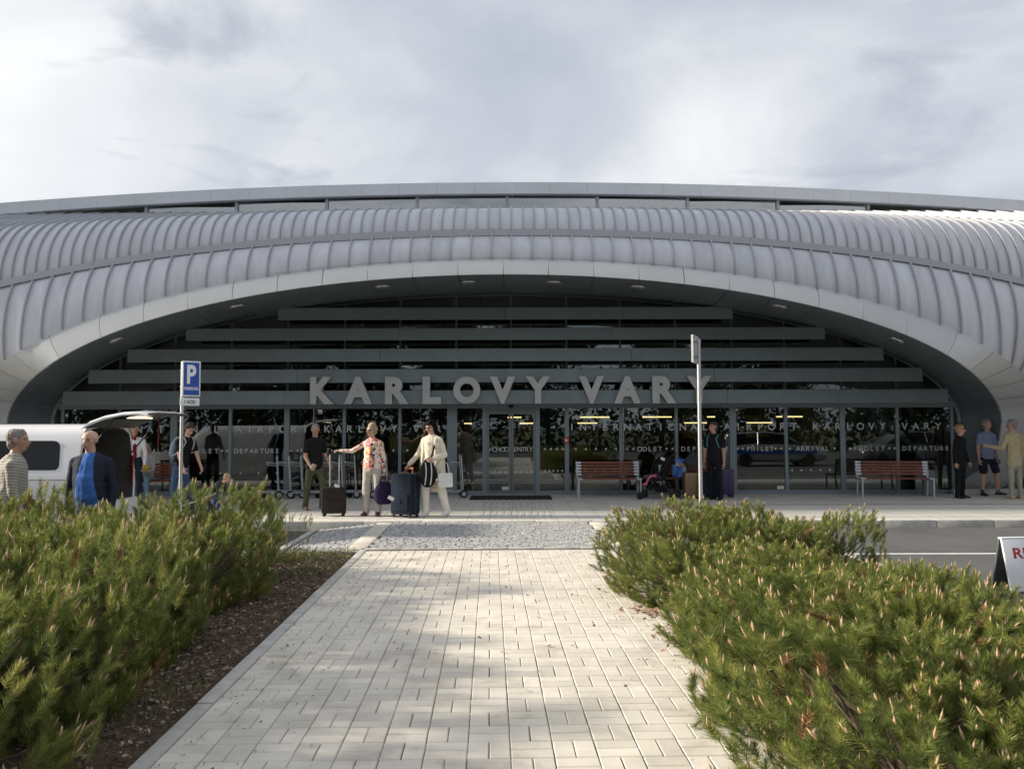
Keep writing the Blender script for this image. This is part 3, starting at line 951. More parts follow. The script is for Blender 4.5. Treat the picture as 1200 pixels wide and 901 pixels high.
# ------------------------------------------------------------------ hall behind the glass
M_INW = mat('hall_wall', (.34, .37, .37), .7, var=.15, vscale=1)
M_INF = mat('hall_floor', (.13, .125, .115), .25, var=.15, vscale=.8)
M_INC = mat('hall_ceiling', (.2, .2, .19), .7)
M_RED = mat('hall_red', (.16, .05, .035), .6)
tbm(MB().box(-11.4, 11.2, FY + .13, 36, -.15, -.002), 'hall_floor', M_INF)
tbm(MB().box(-18.6, 18.6, 36.0, 36.3, -.15, 8.2), 'back_wall', M_INW)
for s in (-1, 1):
    tbm(MB().box(XC + s * 11.25 - .1, XC + s * 11.25 + .1, FY + .3, 36, -.15, 5.9), 'hall_side_wall', M_INW)
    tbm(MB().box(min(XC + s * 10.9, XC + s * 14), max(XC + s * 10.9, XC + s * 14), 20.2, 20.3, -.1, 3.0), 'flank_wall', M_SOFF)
    tbm(MB().box(s * 18.65 - .1, s * 18.65 + .1, 17.3, 36, -.15, 4.0), 'end_wall', M_INW)
tbm(MB().box(-11.3, 11.0, 24.0, 36, 2.75, 2.9), 'mezzanine', M_INC)
tbm(MB().box(-11.3, 11.0, 23.9, 24.0, 2.45, 3.1), 'mezzanine_edge', M_RED)
tbm(MB().box(-11.3, 11.0, FY + .2, 36, 5.75, 5.9), 'hall_ceiling', M_INC)
for px in (346, 530, 560, 845, 1010):
    X = (px - 600) * 22 / 950
    tbm(MB().tube([(X, 22, 0), (X, 22, 5.74)], .16, 14), 'column', mat('column_paint', (.22, .27, .27), .5), smooth=40)
M_TUBE = mat('lamp_tube', (.9, .85, .6), .5, emit=((1.0, .72, .30), 1.7))
M_GLOW = mat('lit_desk_backwall', (.42, .36, .22), .6)  # yellowish glow of the lamplit wall, put into the panel colour
LAMPD = 31.0
for px, py, wpx in ((556, 496, 24), (603, 489, 16), (618, 496, 18), (640, 489, 16), (697, 489, 34), (688, 496, 24), (770, 489, 34), (815, 496, 26), (838, 489, 18), (890, 496, 30), (925, 489, 30)):
    D = LAMPD if py > 492 else LAMPD - 2
    c = at(px, py, D); hw = wpx / 2 * D / 950
    lp = tbm(MB().box(c.x - hw, c.x + hw, D - .04, D + .04, c.z - .022, c.z + .022), 'lamp', M_TUBE)
    tbm(MB().box(c.x - .01, c.x + .01, D - .01, D + .01, c.z + .023, 2.749).box(c.x - hw, c.x + hw, D - .05, D + .05, c.z + .0225, c.z + .05), 'hanger', M_DARKM, lp)
for px in (556, 620, 688, 815, 890):
    c = at(px, 500, 32); 
    tbm(MB().box(c.x - .45, c.x + .45, 32.3, 32.36, 1.2, 2.1), 'desk_panel', M_GLOW)
    tbm(MB().box(c.x - .6, c.x + .6, 30.8, 31.6, 0, 1.05), 'check_in_desk', mat('desk_wood', (.20, .13, .08), .5))
# teal round info wall and stair seen through the glass
tbm(MB().lathe([(.001, 0), (.62, 0), (.62, .05), (.001, .05)], (1.25, 23.0, 1.62), 28, 'y'), 'round_poster', mat('teal_print', (.05, .17, .18), .6, var=.5, vscale=4))
stp = MB()
for k in range(12):
    stp.box(10.6 - k * .13 - .13, 10.6 - k * .13, 21.2, 22.3, .95 + k * .13, 1.08 + k * .13)
stp.prism([(10.7, .75), (10.7, .95), (8.9, 2.7), (8.9, 2.45)], 21.1, 21.19, 'y')
tbm(stp, 'stair', mat('stair_pale', (.62, .68, .62), .6))
# roof trusses glimpsed between the louvres
M_TR = mat('truss_white', (.55, .57, .57), .4)
for px in (420, 512, 632, 760):
    X = (px - 600) * 21 / 950
    t_ = MB().tube([(X - .7, 21, 3.9), (X + .15, 21, 4.35)], .03, 6)
    t_.tube([(X + .2 * math.cos(q * .5236), 21, 4.1 + .2 * math.sin(q * .5236)) for q in range(13)], .03, 6)
    tbm(t_, 'truss', M_TR)
# low planted bed at the foot of the shell
for s, x0, x1 in ((1, 10.6, 15.5), (-1, -15.5, -10.9)):
    MB().bbox(x0, x1, 19.55, 19.70, 0.0, .13, .02).build('edging_run', M_KERB, pav, smooth=30)
    r = random.Random(31 + s)
    mb = MB()
    for _ in range(1500):
        c = Vector((r.uniform(x0, x1), r.uniform(19.75, 20.4), r.uniform(.02, .28)))
        a = r.uniform(0, 6.28); sz = r.uniform(.02, .05)
        d1 = Vector((math.cos(a), math.sin(a), r.uniform(-.5, .8))) * sz; d2 = Vector((-math.sin(a), math.cos(a), r.uniform(-.3, .5))) * sz * .5
        mb.add([c - d1, c + d2, c + d1, c - d2], [(0, 1, 2, 3)], r.randrange(2))
    o = mb.build('ground_cover', [mat('cover_green', (.05, .06, .025), .8), mat('cover_brown', (.12, .07, .045), .8)])
    tag(o, 'low straggly ground cover at the foot of the shell, ' + ('beside the people in the tan blazer and polo shirt' if s > 0 else 'behind the white van'), 'ground cover'); o['kind'] = 'stuff'

# ------------------------------------------------------------------ unseen block added beyond the left end of the terminal (keeps the low sun off the shell)
OB = thing('added_shade_block', 'plastered block added out of view beyond the terminal to shade its shell', 'building', (-31, 24, 0))
M_PLAS = mat('plaster', (.55, .53, .48), .9, var=.1, vscale=.6)
MB().box(-7, 7, -7.4, 8, -.2, 17.6).build('wall', M_PLAS, OB)
MB().box(-7.25, 7.25, -7.42, 8.25, 17.601, 17.9).build('roof', M_DARKM, OB)
ww = MB().box(-.6, .6, -.03, .03, -.75, .75).mesh('window', mat('shade_block_glass', (.03, .035, .04), .1))
wf_ = MB().box(-.68, .68, -.05, .02, -.83, -.76).box(-.68, .68, -.05, .02, .76, .83).box(-.68, -.61, -.05, .02, -.759, .759).box(.61, .68, -.05, .02, -.759, .759).mesh('frame', M_WHITE)
for fl_ in range(5):
    for k in range(6):
        w0 = link('window', ww, OB, (-5.7 + k * 2.28, -7.41, 2.2 + fl_ * 3.2)); link('frame', wf_, w0)
    for k in range(6):
        w0 = link('window', ww, OB, (7.01, -5.9 + k * 2.3, 2.2 + fl_ * 3.2), (0, 0, math.pi / 2)); link('frame', wf_, w0)
# ------------------------------------------------------------------ mugo pines
def np_mesh(name, V, T, mats, idx=None, attr=None):
    me = bpy.data.meshes.new(name)
    nv, nf = len(V), len(T)
    me.vertices.add(nv); me.vertices.foreach_set('co', np.asarray(V, np.float32).ravel())
    me.loops.add(nf * 3); me.loops.foreach_set('vertex_index', np.asarray(T, np.int32).ravel())
    me.polygons.add(nf)
    me.polygons.foreach_set('loop_start', np.arange(0, nf * 3, 3, dtype=np.int32))
    for m in mats: me.materials.append(m)
    if idx is not None: me.polygons.foreach_set('material_index', np.asarray(idx, np.int32))
    if attr is not None:
        a = me.attributes.new('tint', 'FLOAT', 'POINT'); a.data.foreach_set('value', np.asarray(attr, np.float32))
    me.update(calc_edges=True); me.validate()
    return me
def leaf_mat(name, dark, light, tip, rough=.5, transl=.25):
    m = bpy.data.materials.new(name); m.use_nodes = True
    t = m.node_tree; b = t.nodes['Principled BSDF']
    at_ = t.nodes.new('ShaderNodeAttribute'); at_.attribute_name = 'tint'
    r = t.nodes.new('ShaderNodeValToRGB')
    e = r.color_ramp.elements
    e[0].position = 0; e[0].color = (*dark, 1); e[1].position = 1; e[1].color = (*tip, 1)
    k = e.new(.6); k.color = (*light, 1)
    t.links.new(at_.outputs['Fac'], r.inputs[0])
    t.links.new(r.outputs[0], b.inputs['Base Color'])
    b.inputs['Roughness'].default_value = rough
    b.inputs['Specular IOR Level'].default_value = .35
    tr = t.nodes.new('ShaderNodeBsdfTranslucent')
    t.links.new(r.outputs[0], tr.inputs['Color'])
    mi = t.nodes.new('ShaderNodeMixShader'); mi.inputs[0].default_value = transl
    o = t.nodes['Material Output']
    t.links.new(b.outputs[0], mi.inputs[1]); t.links.new(tr.outputs[0], mi.inputs[2]); t.links.new(mi.outputs[0], o.inputs['Surface'])
    MATS[name] = m
    return m
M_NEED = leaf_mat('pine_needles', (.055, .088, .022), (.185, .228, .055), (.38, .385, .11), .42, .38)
M_DRYN = mat('dry_needles', (.24, .13, .055), .8, var=.3, vscale=20)
M_CAND = mat('pine_candle', (.44, .29, .18), .75, var=.25, vscale=40)
M_BARK = mat('pine_bark', (.10, .07, .05), .9, var=.4, vscale=25)

def rand_unit(r, n):
    v = r.normal(size=(n, 3)); return v / np.linalg.norm(v, axis=1, keepdims=True)
def pine_meshes(seed, nshoot=560, nneed=92, rx=1.0, h=1.0, dry=0.03, upright=.55, long_=0.0):
    r = np.random.default_rng(seed)
    V = []; T = []; tint = []; CV = []; CT = []; base = 0; cb = 0; idx = []
    sh = []
    # lobed dome: shoots on the surface and inside
    lobes = [(r.uniform(0, 6.28), r.uniform(.15, .9), r.uniform(.10, .26)) for _ in range(11)]
    for k in range(nshoot):
        th = r.uniform(0, 2 * np.pi)
        if k > nshoot * .86:
            cz_ = r.uniform(.0, .22); sr = 1.0
        elif r.uniform() < .42:
            sr = math.sqrt(r.uniform(0, 1)) * .92
            cz_ = max(0.0, 1 - sr ** (1 / .45)) ** (1 / 3.0)
        else:
            cz_ = r.uniform(.0, 1.0) ** 1.5 * .85
            sr = max(0, 1 - cz_ ** 3.0) ** .45
        d = np.array([sr * math.cos(th), sr * math.sin(th), cz_])
        bulge = 1.0
        for a, e, s in lobes:
            q = np.array([math.cos(a) * math.sqrt(1 - e * e), math.sin(a) * math.sqrt(1 - e * e), e])
            dd = float(d @ q)
            if dd > .80: bulge += s * (dd - .80) / .20
            elif dd > .6: bulge -= .05
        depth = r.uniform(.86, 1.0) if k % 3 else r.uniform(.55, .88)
        p = d * np.array([rx, rx, h]) * bulge * .86 * depth
        p[2] = max(p[2], .04)
        dirn = d * np.array([1, 1, .5]) * (1 - upright) + np.array([0, 0, 1.0]) * upright + r.normal(size=3) * .24
        dirn /= np.linalg.norm(dirn)
        sh.append((p, dirn, depth, cz_))
    for p, dirn, depth, cz_ in sh:
        Ls = r.uniform(.13, .21) * (1.25 if (depth > .93 and r.uniform() < .18 + long_) else 1)
        o = np.cross(dirn, [0.3, 0.5, 0.8]); o /= np.linalg.norm(o); q = np.cross(dirn, o)
        n = nneed if depth > .85 else nneed * 2 // 3
        t = r.uniform(0.0, 1.0, n) ** .8
        ph = r.uniform(0, 2 * np.pi, n)
        rd = np.cos(ph)[:, None] * o + np.sin(ph)[:, None] * q
        st_ = p - dirn * Ls * .55 + dirn * (t * Ls)[:, None]
        ang = np.radians(r.uniform(42, 74, n) * (1.08 - .55 * t))
        nd = dirn * np.cos(ang)[:, None] + rd * np.sin(ang)[:, None] + np.array([0, 0, .12])
        ln = r.uniform(.048, .076, n) * (1 - .2 * t)
        tip = st_ + nd * ln[:, None]
        sd_ = np.cross(nd, r.normal(size=(n, 3))); sd_ /= np.linalg.norm(sd_, axis=1, keepdims=True)
        wv = r.uniform(.0011, .0018, n)[:, None]
        V.append(np.stack([st_ - sd_ * wv, st_ + sd_ * wv, tip], 1).reshape(-1, 3))
        T.append(np.arange(base, base + 3 * n).reshape(-1, 3)); base += 3 * n
        isdry = r.uniform() < dry
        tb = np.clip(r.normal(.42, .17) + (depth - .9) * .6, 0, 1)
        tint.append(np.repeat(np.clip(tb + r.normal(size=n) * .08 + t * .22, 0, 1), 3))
        idx.append(np.full(n, 1 if isdry else 0))
        # candles
        if depth > .88 and dirn[2] > .45 and r.uniform() < .52:
            for c in range(r.integers(1, 4)):
                d2 = dirn + r.normal(size=3) * .12 + np.array([0, 0, .7]); d2 /= np.linalg.norm(d2)
                l2 = r.uniform(.03, .075) * (1.2 if c == 0 else .7); r2 = r.uniform(.0042, .0065)
                b0 = p + dirn * Ls * .45
                oo = np.cross(d2, [.7, .2, .1]); oo /= np.linalg.norm(oo); qq = np.cross(d2, oo)
                ring = lambda c_, rr: [c_ + (oo * math.cos(x) + qq * math.sin(x)) * rr for x in (0, 1.257, 2.513, 3.77, 5.027)]
                CV += ring(b0, r2 * .8) + ring(b0 + d2 * l2 * .5, r2) + [b0 + d2 * l2]
                for i in range(5):
                    j = (i + 1) % 5
                    CT += [(cb + i, cb + j, cb + 5 + j), (cb + i, cb + 5 + j, cb + 5 + i), (cb + 5 + i, cb + 5 + j, cb + 10)]
                cb += 11
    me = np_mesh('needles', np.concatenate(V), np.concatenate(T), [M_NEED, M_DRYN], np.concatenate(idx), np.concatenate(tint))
    mc = np_mesh('candles', np.array(CV), np.array(CT), [M_CAND])
    br = MB()
    rr = random.Random(seed)
    for p, dirn, depth, cz_ in sh[::9]:
        a = Vector((rr.uniform(-.1, .1) * rx, rr.uniform(-.1, .1) * rx, 0)); b = Vector(p)
        m_ = a.lerp(b, .5); m_ = Vector((m_.x * 1.25, m_.y * 1.25, m_.z * .8))
        br.tube([a, m_, b - Vector(dirn) * .09, b + Vector(dirn) * .05], [.018, .012, .007, .004], 4)
    mb = br.mesh('branches', M_BARK)
    return me, mc, mb
PINES = [pine_meshes(11, 1260, 200, 1.0, 1.0, .03, .62), pine_meshes(23, 1220, 200, 1.0, 1.0, .05, .62), pine_meshes(37, 1260, 200, 1.0, 1.0, .02, .68, .25), pine_meshes(41, 380, 170, 1.0, 1.0, .07, .6)]
def pine(x, y, r, h, k, rz, label, group=None):
    o = thing('mugo_pine', label, 'shrub', (x, y, -.01), rz, group)
    for nm, me in zip(('needles', 'candles', 'branches'), PINES[k]):
        c = link(nm, me, o)
        if nm != 'branches': c['kind'] = 'stuff'
        c.scale = (r * .95, r * .95, h)
    return o
GL, GRr = 'mugo pines in the bed left of the path', 'mugo pines in the bed right of the path'
LA = 'dwarf mountain pine in the front row of the van-side hedge, beside the path edging'
LB = 'dwarf mountain pine in the rear row of the hedge, towards the white van'
RA = 'dwarf mountain pine overhanging the path edging, opposite the bark mulch strip'
RB = 'dwarf mountain pine at the car park side of the hedge, towards the folding board'
for x, y, r, h, k, rz, lb in (
        (-2.95, 3.30, .92, .80, 0, .3, LA), (-3.02, 4.75, .95, .88, 1, 1.9, LA), (-3.18, 6.25, 1.0, .95, 2, 4.0, LA), (-3.28, 7.75, .98, .92, 0, 2.6, LA),
        (-3.42, 9.0, .72, .76, 1, 5.2, 'dwarf mountain pine at the far end of the hedge next to the small round one'),
        (-4.35, 4.1, 1.0, 1.10, 2, .9, LB), (-4.6, 5.7, 1.0, 1.02, 0, 3.4, LB), (-4.9, 7.2, .95, .94, 1, 2.2, LB), (-5.6, 6.0, .8, .95, 2, 1.2, LB), (-3.1, 1.9, .9, .8, 1, 4.4, LA), (-4.45, 2.5, .9, .95, 0, 5.0, LB)):
    pine(x, y, r, h, k, rz, lb, GL)
pine(-2.98, 10.05, .36, .50, 3, 1.0, 'small round dwarf pine at the far end of the hedge, beside the sett crossing')
for x, y, r, h, k, rz, lb in (
        (1.96, 9.2, .92, .70, 1, .4, 'dwarf mountain pine at the corner of the sett crossing, before the pushchair bench'), (2.02, 7.65, .98, .63, 0, 2.2, RA), (2.10, 6.05, 1.08, .66, 2, 3.7, RA), (2.06, 4.45, 1.06, .72, 0, 5.1, RA), (1.88, 3.15, 1.0, .66, 1, 1.3, RA),
        (3.0, 8.8, .80, .74, 2, 2.0, 'tall loose dwarf pine at the end of the hedge beside the white road line'), (2.5, 5.2, .62, .68, 2, .2, RB), (3.0, 3.6, .72, .70, 0, 3.0, RB), (3.0, 6.9, .66, .48, 1, 4.3, RB)):
    pine(x, y, r, h, k, rz, lb, GRr)

# ------------------------------------------------------------------ trees across the car park (they stand in the glass as reflections)
def tree_meshes(seed, H=9.5):
    r = np.random.default_rng(seed); rr = random.Random(seed)
    tr_ = MB(); ends = []
    tr_.tube([(0, 0, -.2), (.05, .02, H * .25), (-.05, .06, H * .6), (0, 0, H * .9)], [.22, .18, .11, .03], 8)
    for k in range(16):
        z = H * rr.uniform(.18, .85); a = rr.uniform(0, 6.28); l = (H * .36) * (1 - .6 * z / H) * rr.uniform(.7, 1.1)
        e = Vector((math.cos(a) * l, math.sin(a) * l, z + l * .55)); ends.append(e)
        tr_.tube([(0, 0, z), (e.x * .5, e.y * .5, z + l * .2), e], [.07, .045, .015], 5)
    V = []; tint = []
    for c in [np.array(e) for e in ends] + [np.array((0, 0, H * .9)), np.array((.3, 0, H * .7))]:
        for _ in range(3):
            cc = c + r.normal(size=3) * .5; n = 150
            p = cc + r.normal(size=(n, 3)) * np.array([.55, .55, .42])
            u = rand_unit(r, n); v_ = np.cross(u, rand_unit(r, n)); s = r.uniform(.11, .24, n)[:, None]
            V.append(np.stack([p - u * s, p + v_ * s * .6, p + u * s, p - v_ * s * .6], 1).reshape(-1, 3))
            tint.append(np.repeat(np.clip(r.normal(.35, .15, n), 0, 1), 4))
    V = np.concatenate(V); q = np.arange(len(V)).reshape(-1, 4)
    T = np.concatenate([q[:, [0, 1, 2]], q[:, [0, 2, 3]]])
    return tr_.mesh('trunk', M_BARK), np_mesh('crown', V, T, [leaf_mat('tree_leaves_%d' % seed, (.015, .028, .01), (.04, .065, .02), (.10, .13, .035), .5, .2)], None, np.concatenate(tint))
TREES = [tree_meshes(3, 10.0), tree_meshes(5, 8.5), tree_meshes(9, 11.0)]
rt = random.Random(2)
for i in range(30):
    X = -44 + i * 3.1 + rt.uniform(-.8, .8)
    if 3.0 < X < 9.5 or 24 < X < 28: continue
    y = rt.uniform(-27, -19)
    a, b = TREES[rt.randrange(3)]
    t_ = thing('tree', 'dark leafy tree in the row across the car park, facing the terminal', 'tree', (X, y, -.2), rt.uniform(0, 6), 'trees across the car park')
    s = rt.uniform(.8, 1.12)
    for nm, me in (('trunk', a), ('crown', b)):
        c = link(nm, me, t_); c.scale = (s, s, s)
hd = np.random.default_rng(4)
nh = 16000
p = np.stack([hd.uniform(-50, 50, nh), hd.uniform(-18.6, -16.8, nh), (hd.uniform(0, 1, nh) * (3.4 + 1.2 * np.sin(np.arange(nh) * .37)) )], 1)
u = rand_unit(hd, nh); v_ = np.cross(u, rand_unit(hd, nh)); s = hd.uniform(.15, .30, nh)[:, None]
V = np.stack([p - u * s, p + v_ * s * .6, p + u * s, p - v_ * s * .6], 1).reshape(-1, 3); q = np.arange(len(V)).reshape(-1, 4)
ho = link('hedge', np_mesh('hedge', V, np.concatenate([q[:, [0, 1, 2]], q[:, [0, 2, 3]]]), [MATS['tree_leaves_3']], None, np.repeat(hd.uniform(.1, .7, nh), 4)))
tag(ho, 'long dark hedge below the trees across the car park', 'hedge'); ho['kind'] = 'stuff'
# ------------------------------------------------------------------ people
M_SKIN = mat('skin', (.52, .31, .23), .55, var=.06, vscale=15)
M_SKIN2 = mat('skin_tan', (.44, .25, .175), .55, var=.06, vscale=15)
M_EYE = mat('eye_dark', (.05, .035, .03), .4)
M_LIP = mat('lip', (.36, .15, .13), .5)
def cloth(name, c, **kw):
    kw.setdefault('spec', .15); kw.setdefault('var', .12); kw.setdefault('vscale', 14); kw.setdefault('bump', .004); kw.setdefault('bscale', 22)
    return mat(name, c, .85, **kw)
def vz(*a): return Vector(a)
class Body:
    def __init__(s): s.p = []
    def cap(s, a, b, ra, rb, lab, u=None):
        """tapered elliptical capsule; ra/rb radius or (ru, rv)"""
        a, b = Vector(a), Vector(b)
        ra = ra if isinstance(ra, tuple) else (ra, ra); rb = rb if isinstance(rb, tuple) else (rb, rb)
        d = (b - a)
        ln = d.length
        d = d.normalized() if ln > 1e-6 else Vector((0, 0, 1))
        if u is None: u = Vector((1, 0, 0)) if abs(d.x) < .9 else Vector((0, 1, 0))
        u = Vector(u); u = (u - d * u.dot(d)).normalized()
        s.p.append((a, b, d, ln, u, d.cross(u), ra, rb, lab))
    def mesh(s, voxel):
        mb = MB()
        n = 12
        for a, b, d, ln, u, v, ra, rb, lab in s.p:
            vs = []
            rows = []
            for k in (-90, -60, -30, 0): rows.append((a, ra, k))
            for k in (0, 30, 60, 90): rows.append((b, rb, k))
            for c, r, k in rows:
                t = rad(k); m_ = (r[0] + r[1]) / 2
                cc = c + d * (math.sin(t) * m_); q = max(.02, math.cos(t))
                for i in range(n):
                    x = 2 * math.pi * i / n
                    vs.append(cc + (u * (math.cos(x) * r[0]) + v * (math.sin(x) * r[1])) * q)
            m = len(rows)
            fs = [(j * n + i, j * n + (i + 1) % n, (j + 1) * n + (i + 1) % n, (j + 1) * n + i) for j in range(m - 1) for i in range(n)]
            fs += [tuple(range(n - 1, -1, -1)), tuple((m - 1) * n + i for i in range(n))]
            mb.add(vs, fs)
        me = mb.mesh('tmp', [])
        o = bpy.data.objects.new('tmp', me); COL.objects.link(o)
        md = o.modifiers.new('r', 'REMESH'); md.mode = 'VOXEL'; md.voxel_size = voxel; md.adaptivity = 0
        sm = o.modifiers.new('s', 'SMOOTH'); sm.factor = .5; sm.iterations = 3
        dg = bpy.context.evaluated_depsgraph_get()
        res = bpy.data.meshes.new_from_object(o.evaluated_get(dg))
        bpy.data.objects.remove(o); bpy.data.meshes.remove(me)
        return res
    def labels(s, P):
        best = np.full(len(P), 1e9); lab = np.zeros(len(P), int)
        names = []
        for k, (a, b, d, ln, u, v, ra, rb, l) in enumerate(s.p):
            if l not in names: names.append(l)
            q = P - np.array(a)
            t = q @ np.array(d)
            f = np.clip(t / max(ln, 1e-6), 0, 1)
            ru = ra[0] + (rb[0] - ra[0]) * f; rv = ra[1] + (rb[1] - ra[1]) * f
            ex = np.where(t < 0, -t, np.where(t > ln, t - ln, 0)) / ((ru + rv) / 2)
            val = (np.sqrt((q @ np.array(u) / ru) ** 2 + (q @ np.array(v) / rv) ** 2 + ex ** 2) - 1) * np.minimum(ru, rv)
            m = val < best
            best[m] = val[m]; lab[m] = names.index(l)
        return lab, names

def rotz(v, a):
    c, s = math.cos(a), math.sin(a); return Vector((v[0] * c - v[1] * s, v[0] * s + v[1] * c, v[2]))
def hand(B, w_, d, pn, S, grip, lab='skin', side=1):
    """w_ wrist, d hand direction, pn palm normal, grip 0 relaxed .. 1 closed"""
    d = Vector(d).normalized(); pn = Vector(pn); pn = (pn - d * pn.dot(d)).normalized()
    lat = d.cross(pn).normalized() * side
    B.cap(w_, w_ + d * .085 * S, (.030 * S, .018 * S), (.040 * S, .016 * S), lab, lat)
    for k, (o_, l) in enumerate(((-.032, .066), (-.011, .078), (.011, .073), (.031, .056))):
        a = w_ + d * .088 * S + lat * o_ * S
        t1 = .35 + 1.0 * grip; t2 = .8 + 1.5 * grip
        d1 = d * math.cos(t1) + pn * math.sin(t1); d2 = d * math.cos(t2) + pn * math.sin(t2)
        b = a + d1 * l * .5 * S; c = b + d2 * l * .55 * S
        B.cap(a, b, .0105 * S, .0095 * S, lab); B.cap(b, c, .0095 * S, .0085 * S, lab)
    a = w_ + d * .025 * S - lat * .032 * S
    b = a + (d * .6 - lat * .6 + pn * .35).normalized() * .042 * S
    c = b + (d * .8 + pn * (.3 + grip * .5) - lat * (.1 - .3 * grip)).normalized() * .035 * S
    B.cap(a, b, .0125 * S, .011 * S, lab); B.cap(b, c, .011 * S, .0095 * S, lab)

def person(label, loc, rz=0.0, H=1.75, group=None, fat=1.0, lean=(0, 0, 1), pelvis=None, head_yaw=0.0, head_pitch=0.0, belly=0.0,
           armL=((.18, .0, -1), (.05, -.25, -1)), armR=((-.18, .0, -1), (-.05, -.25, -1)), legL=((.05, 0, -1), (.02, .05, -1)), legR=((-.05, 0, -1), (-.02, .05, -1)),
           footL=0.15, footR=-0.15, sleeve='long', legs='long', mats=None, hem=.02, coat=None, hair=None, paint=None, voxel=.0095, gripL=.25, gripR=.25,
           female=False, legw=1.0, glasses=False, child=False, name='person', sleevew=1.0, palmL=None, palmR=None, shoe_len=1.0, neck=1.0, torso_yaw=0.0):
    S = H / 1.75
    B = Body()
    R_ = lambda v: rotz(Vector(v), torso_yaw)
    sd_ = Vector(lean).normalized()
    p0 = Vector((0, 0, .94 * S)) if pelvis is None else Vector(pelvis)
    lx = R_((1, 0, 0))
    fw = R_((0, -1, 0))
    hw = (.155 if not female else .165) * fat; cw = (.178 if not female else .158) * (1 + (fat - 1) * .8)
    sw = .172 if not female else .150
    kf = fat
    dep = .112 * kf
    top, bot = 'top', 'bottom'
    pt = lambda h, f=0.0: p0 + sd_ * (h * S) + fw * (f * S)
    # torso
    B.cap(pt(-.03), pt(.08), (hw * S, dep * S), (hw * .98 * S, dep * S), bot, lx)
    B.cap(pt(.08, belly * .5), pt(.22, belly), ((.150 if not female else .138) * fat * S, (dep + belly * .7) * S), (.150 * fat * S * (1 if not female else .92), (dep + belly * .5) * S), top, lx)
    B.cap(pt(.22, belly), pt(.40, .012), (.152 * fat * S * (1 if not female else .93), (dep + belly * .4) * S), (cw * S, .118 * kf * S), top, lx)
    if female: B.cap(pt(.37, .06), pt(.38, .07), (.115 * S, .06 * S), (.115 * S, .06 * S), top, lx)
    B.cap(pt(.40, .005), pt(.455), (cw * .97 * S, .112 * kf * S), (sw * .66 * S, .072 * S), top, lx)
    for s_ in (-1, 1): B.cap(pt(.505) + lx * s_ * .035 * S, pt(.452) + lx * s_ * sw * .94 * S, .046 * S, .05 * S, top)
    if hem < .02: B.cap(pt(hem), pt(.10), (hw * 1.12 * S, dep * 1.12 * S), (hw * 1.06 * S, dep * 1.07 * S), top, lx)
    # head
    nb = pt(.52, .0); hd_dir = (sd_ * .75 + Vector((0, 0, .25))).normalized()
    hs = S * (1.0 if not child else 1.22)
    hc = nb + hd_dir * (.165 * hs) + rotz(fw, head_yaw) * (.03 * S) - Vector((0, 0, .02 * S * max(0, head_pitch)))
    B.cap(nb - sd_ * .05 * S, hc - Vector((0, 0, .05 * hs)), .058 * S * neck, .052 * S * neck, 'skin')
    hf = rotz(fw, head_yaw); hf = Vector((hf.x * math.cos(head_pitch), hf.y * math.cos(head_pitch), -math.sin(head_pitch))).normalized()
    hl = hf.cross(Vector((0, 0, 1))).normalized() * -1   # person's left
    hu = hl.cross(hf).normalized()
    if hu.z < 0: hu = -hu
    HP = lambda x, y, z: hc + (hl * x + hf * y + hu * z) * hs
    wf = 1.0 if not female else .95
    B.cap(HP(0, -.028, .030), HP(0, .012, .032), (.074 * wf * hs, .082 * hs), (.071 * wf * hs, .078 * hs), 'skin', hl)
    B.cap(HP(0, .02, -.075), HP(0, .018, .0), (.048 * wf * hs, .052 * hs), (.066 * wf * hs, .072 * hs), 'skin', hl)
    B.cap(HP(0, .062, -.085), HP(0, .06, -.07), (.022 * hs, .02 * hs), (.028 * hs, .022 * hs), 'skin', hl)   # chin
    B.cap(HP(0, .085, .015), HP(0, .104, -.022), .010 * hs, .0165 * hs, 'skin')                                 # nose
    B.cap(HP(0, .086, -.056), HP(0, .087, -.052), (.024 * hs, .012 * hs), (.024 * hs, .012 * hs), 'lip', hl)
    for s in (-1, 1):
        B.cap(HP(s * .074 * wf, -.012, -.015), HP(s * .076 * wf, -.018, .02), (.010 * hs, .018 * hs), (.011 * hs, .02 * hs), 'skin', hl)
        B.cap(HP(s * .02, .078, .034), HP(s * .046, .068, .032), .011 * hs, .009 * hs, 'skin')                # brow ridge
    # arms
    joints = {}
    for sgn, (ua, fa), grip, palm in ((1, armL, gripL, palmL), (-1, armR, gripR, palmR)):
        sh = pt(.434) + lx * (sgn * (sw + .004 + (fat - 1) * .06) * S)
        ua, fa = R_(ua).normalized(), R_(fa).normalized()
        el = sh + ua * .285 * S; wr = el + fa * .245 * S
        ar = (.92 if female else 1.0) * (1 + (fat - 1) * .5)
        joints['L' if sgn > 0 else 'R'] = (sh, el, wr)
        if sleeve == 'long':
            k = 1.08 * sleevew
            B.cap(sh, el, .052 * S * ar * k, .044 * S * ar * k, 'sleeve'); B.cap(el, wr - fa * .01 * S, .044 * S * ar * k, .033 * S * ar * k, 'sleeve')
            B.cap(wr - fa * .03 * S, wr + fa * .02 * S, .024 * S, .022 * S, 'skin')
        else:
            B.cap(sh, el, .049 * S * ar, .041 * S * ar, 'skin'); B.cap(el, wr, .042 * S * ar, .026 * S * ar, 'skin')
            B.cap(sh, sh + ua * (.17 if sleeve == 'short' else .22) * S, .060 * S * ar, .061 * S * ar, 'sleeve')
        pn = Vector((-sgn * 1.0, .0, 0.0)) if palm is None else Vector(palm)
        hand(B, wr + fa * .012 * S, fa, R_(pn), S * (.9 if female else 1.0), grip, 'skin', sgn)
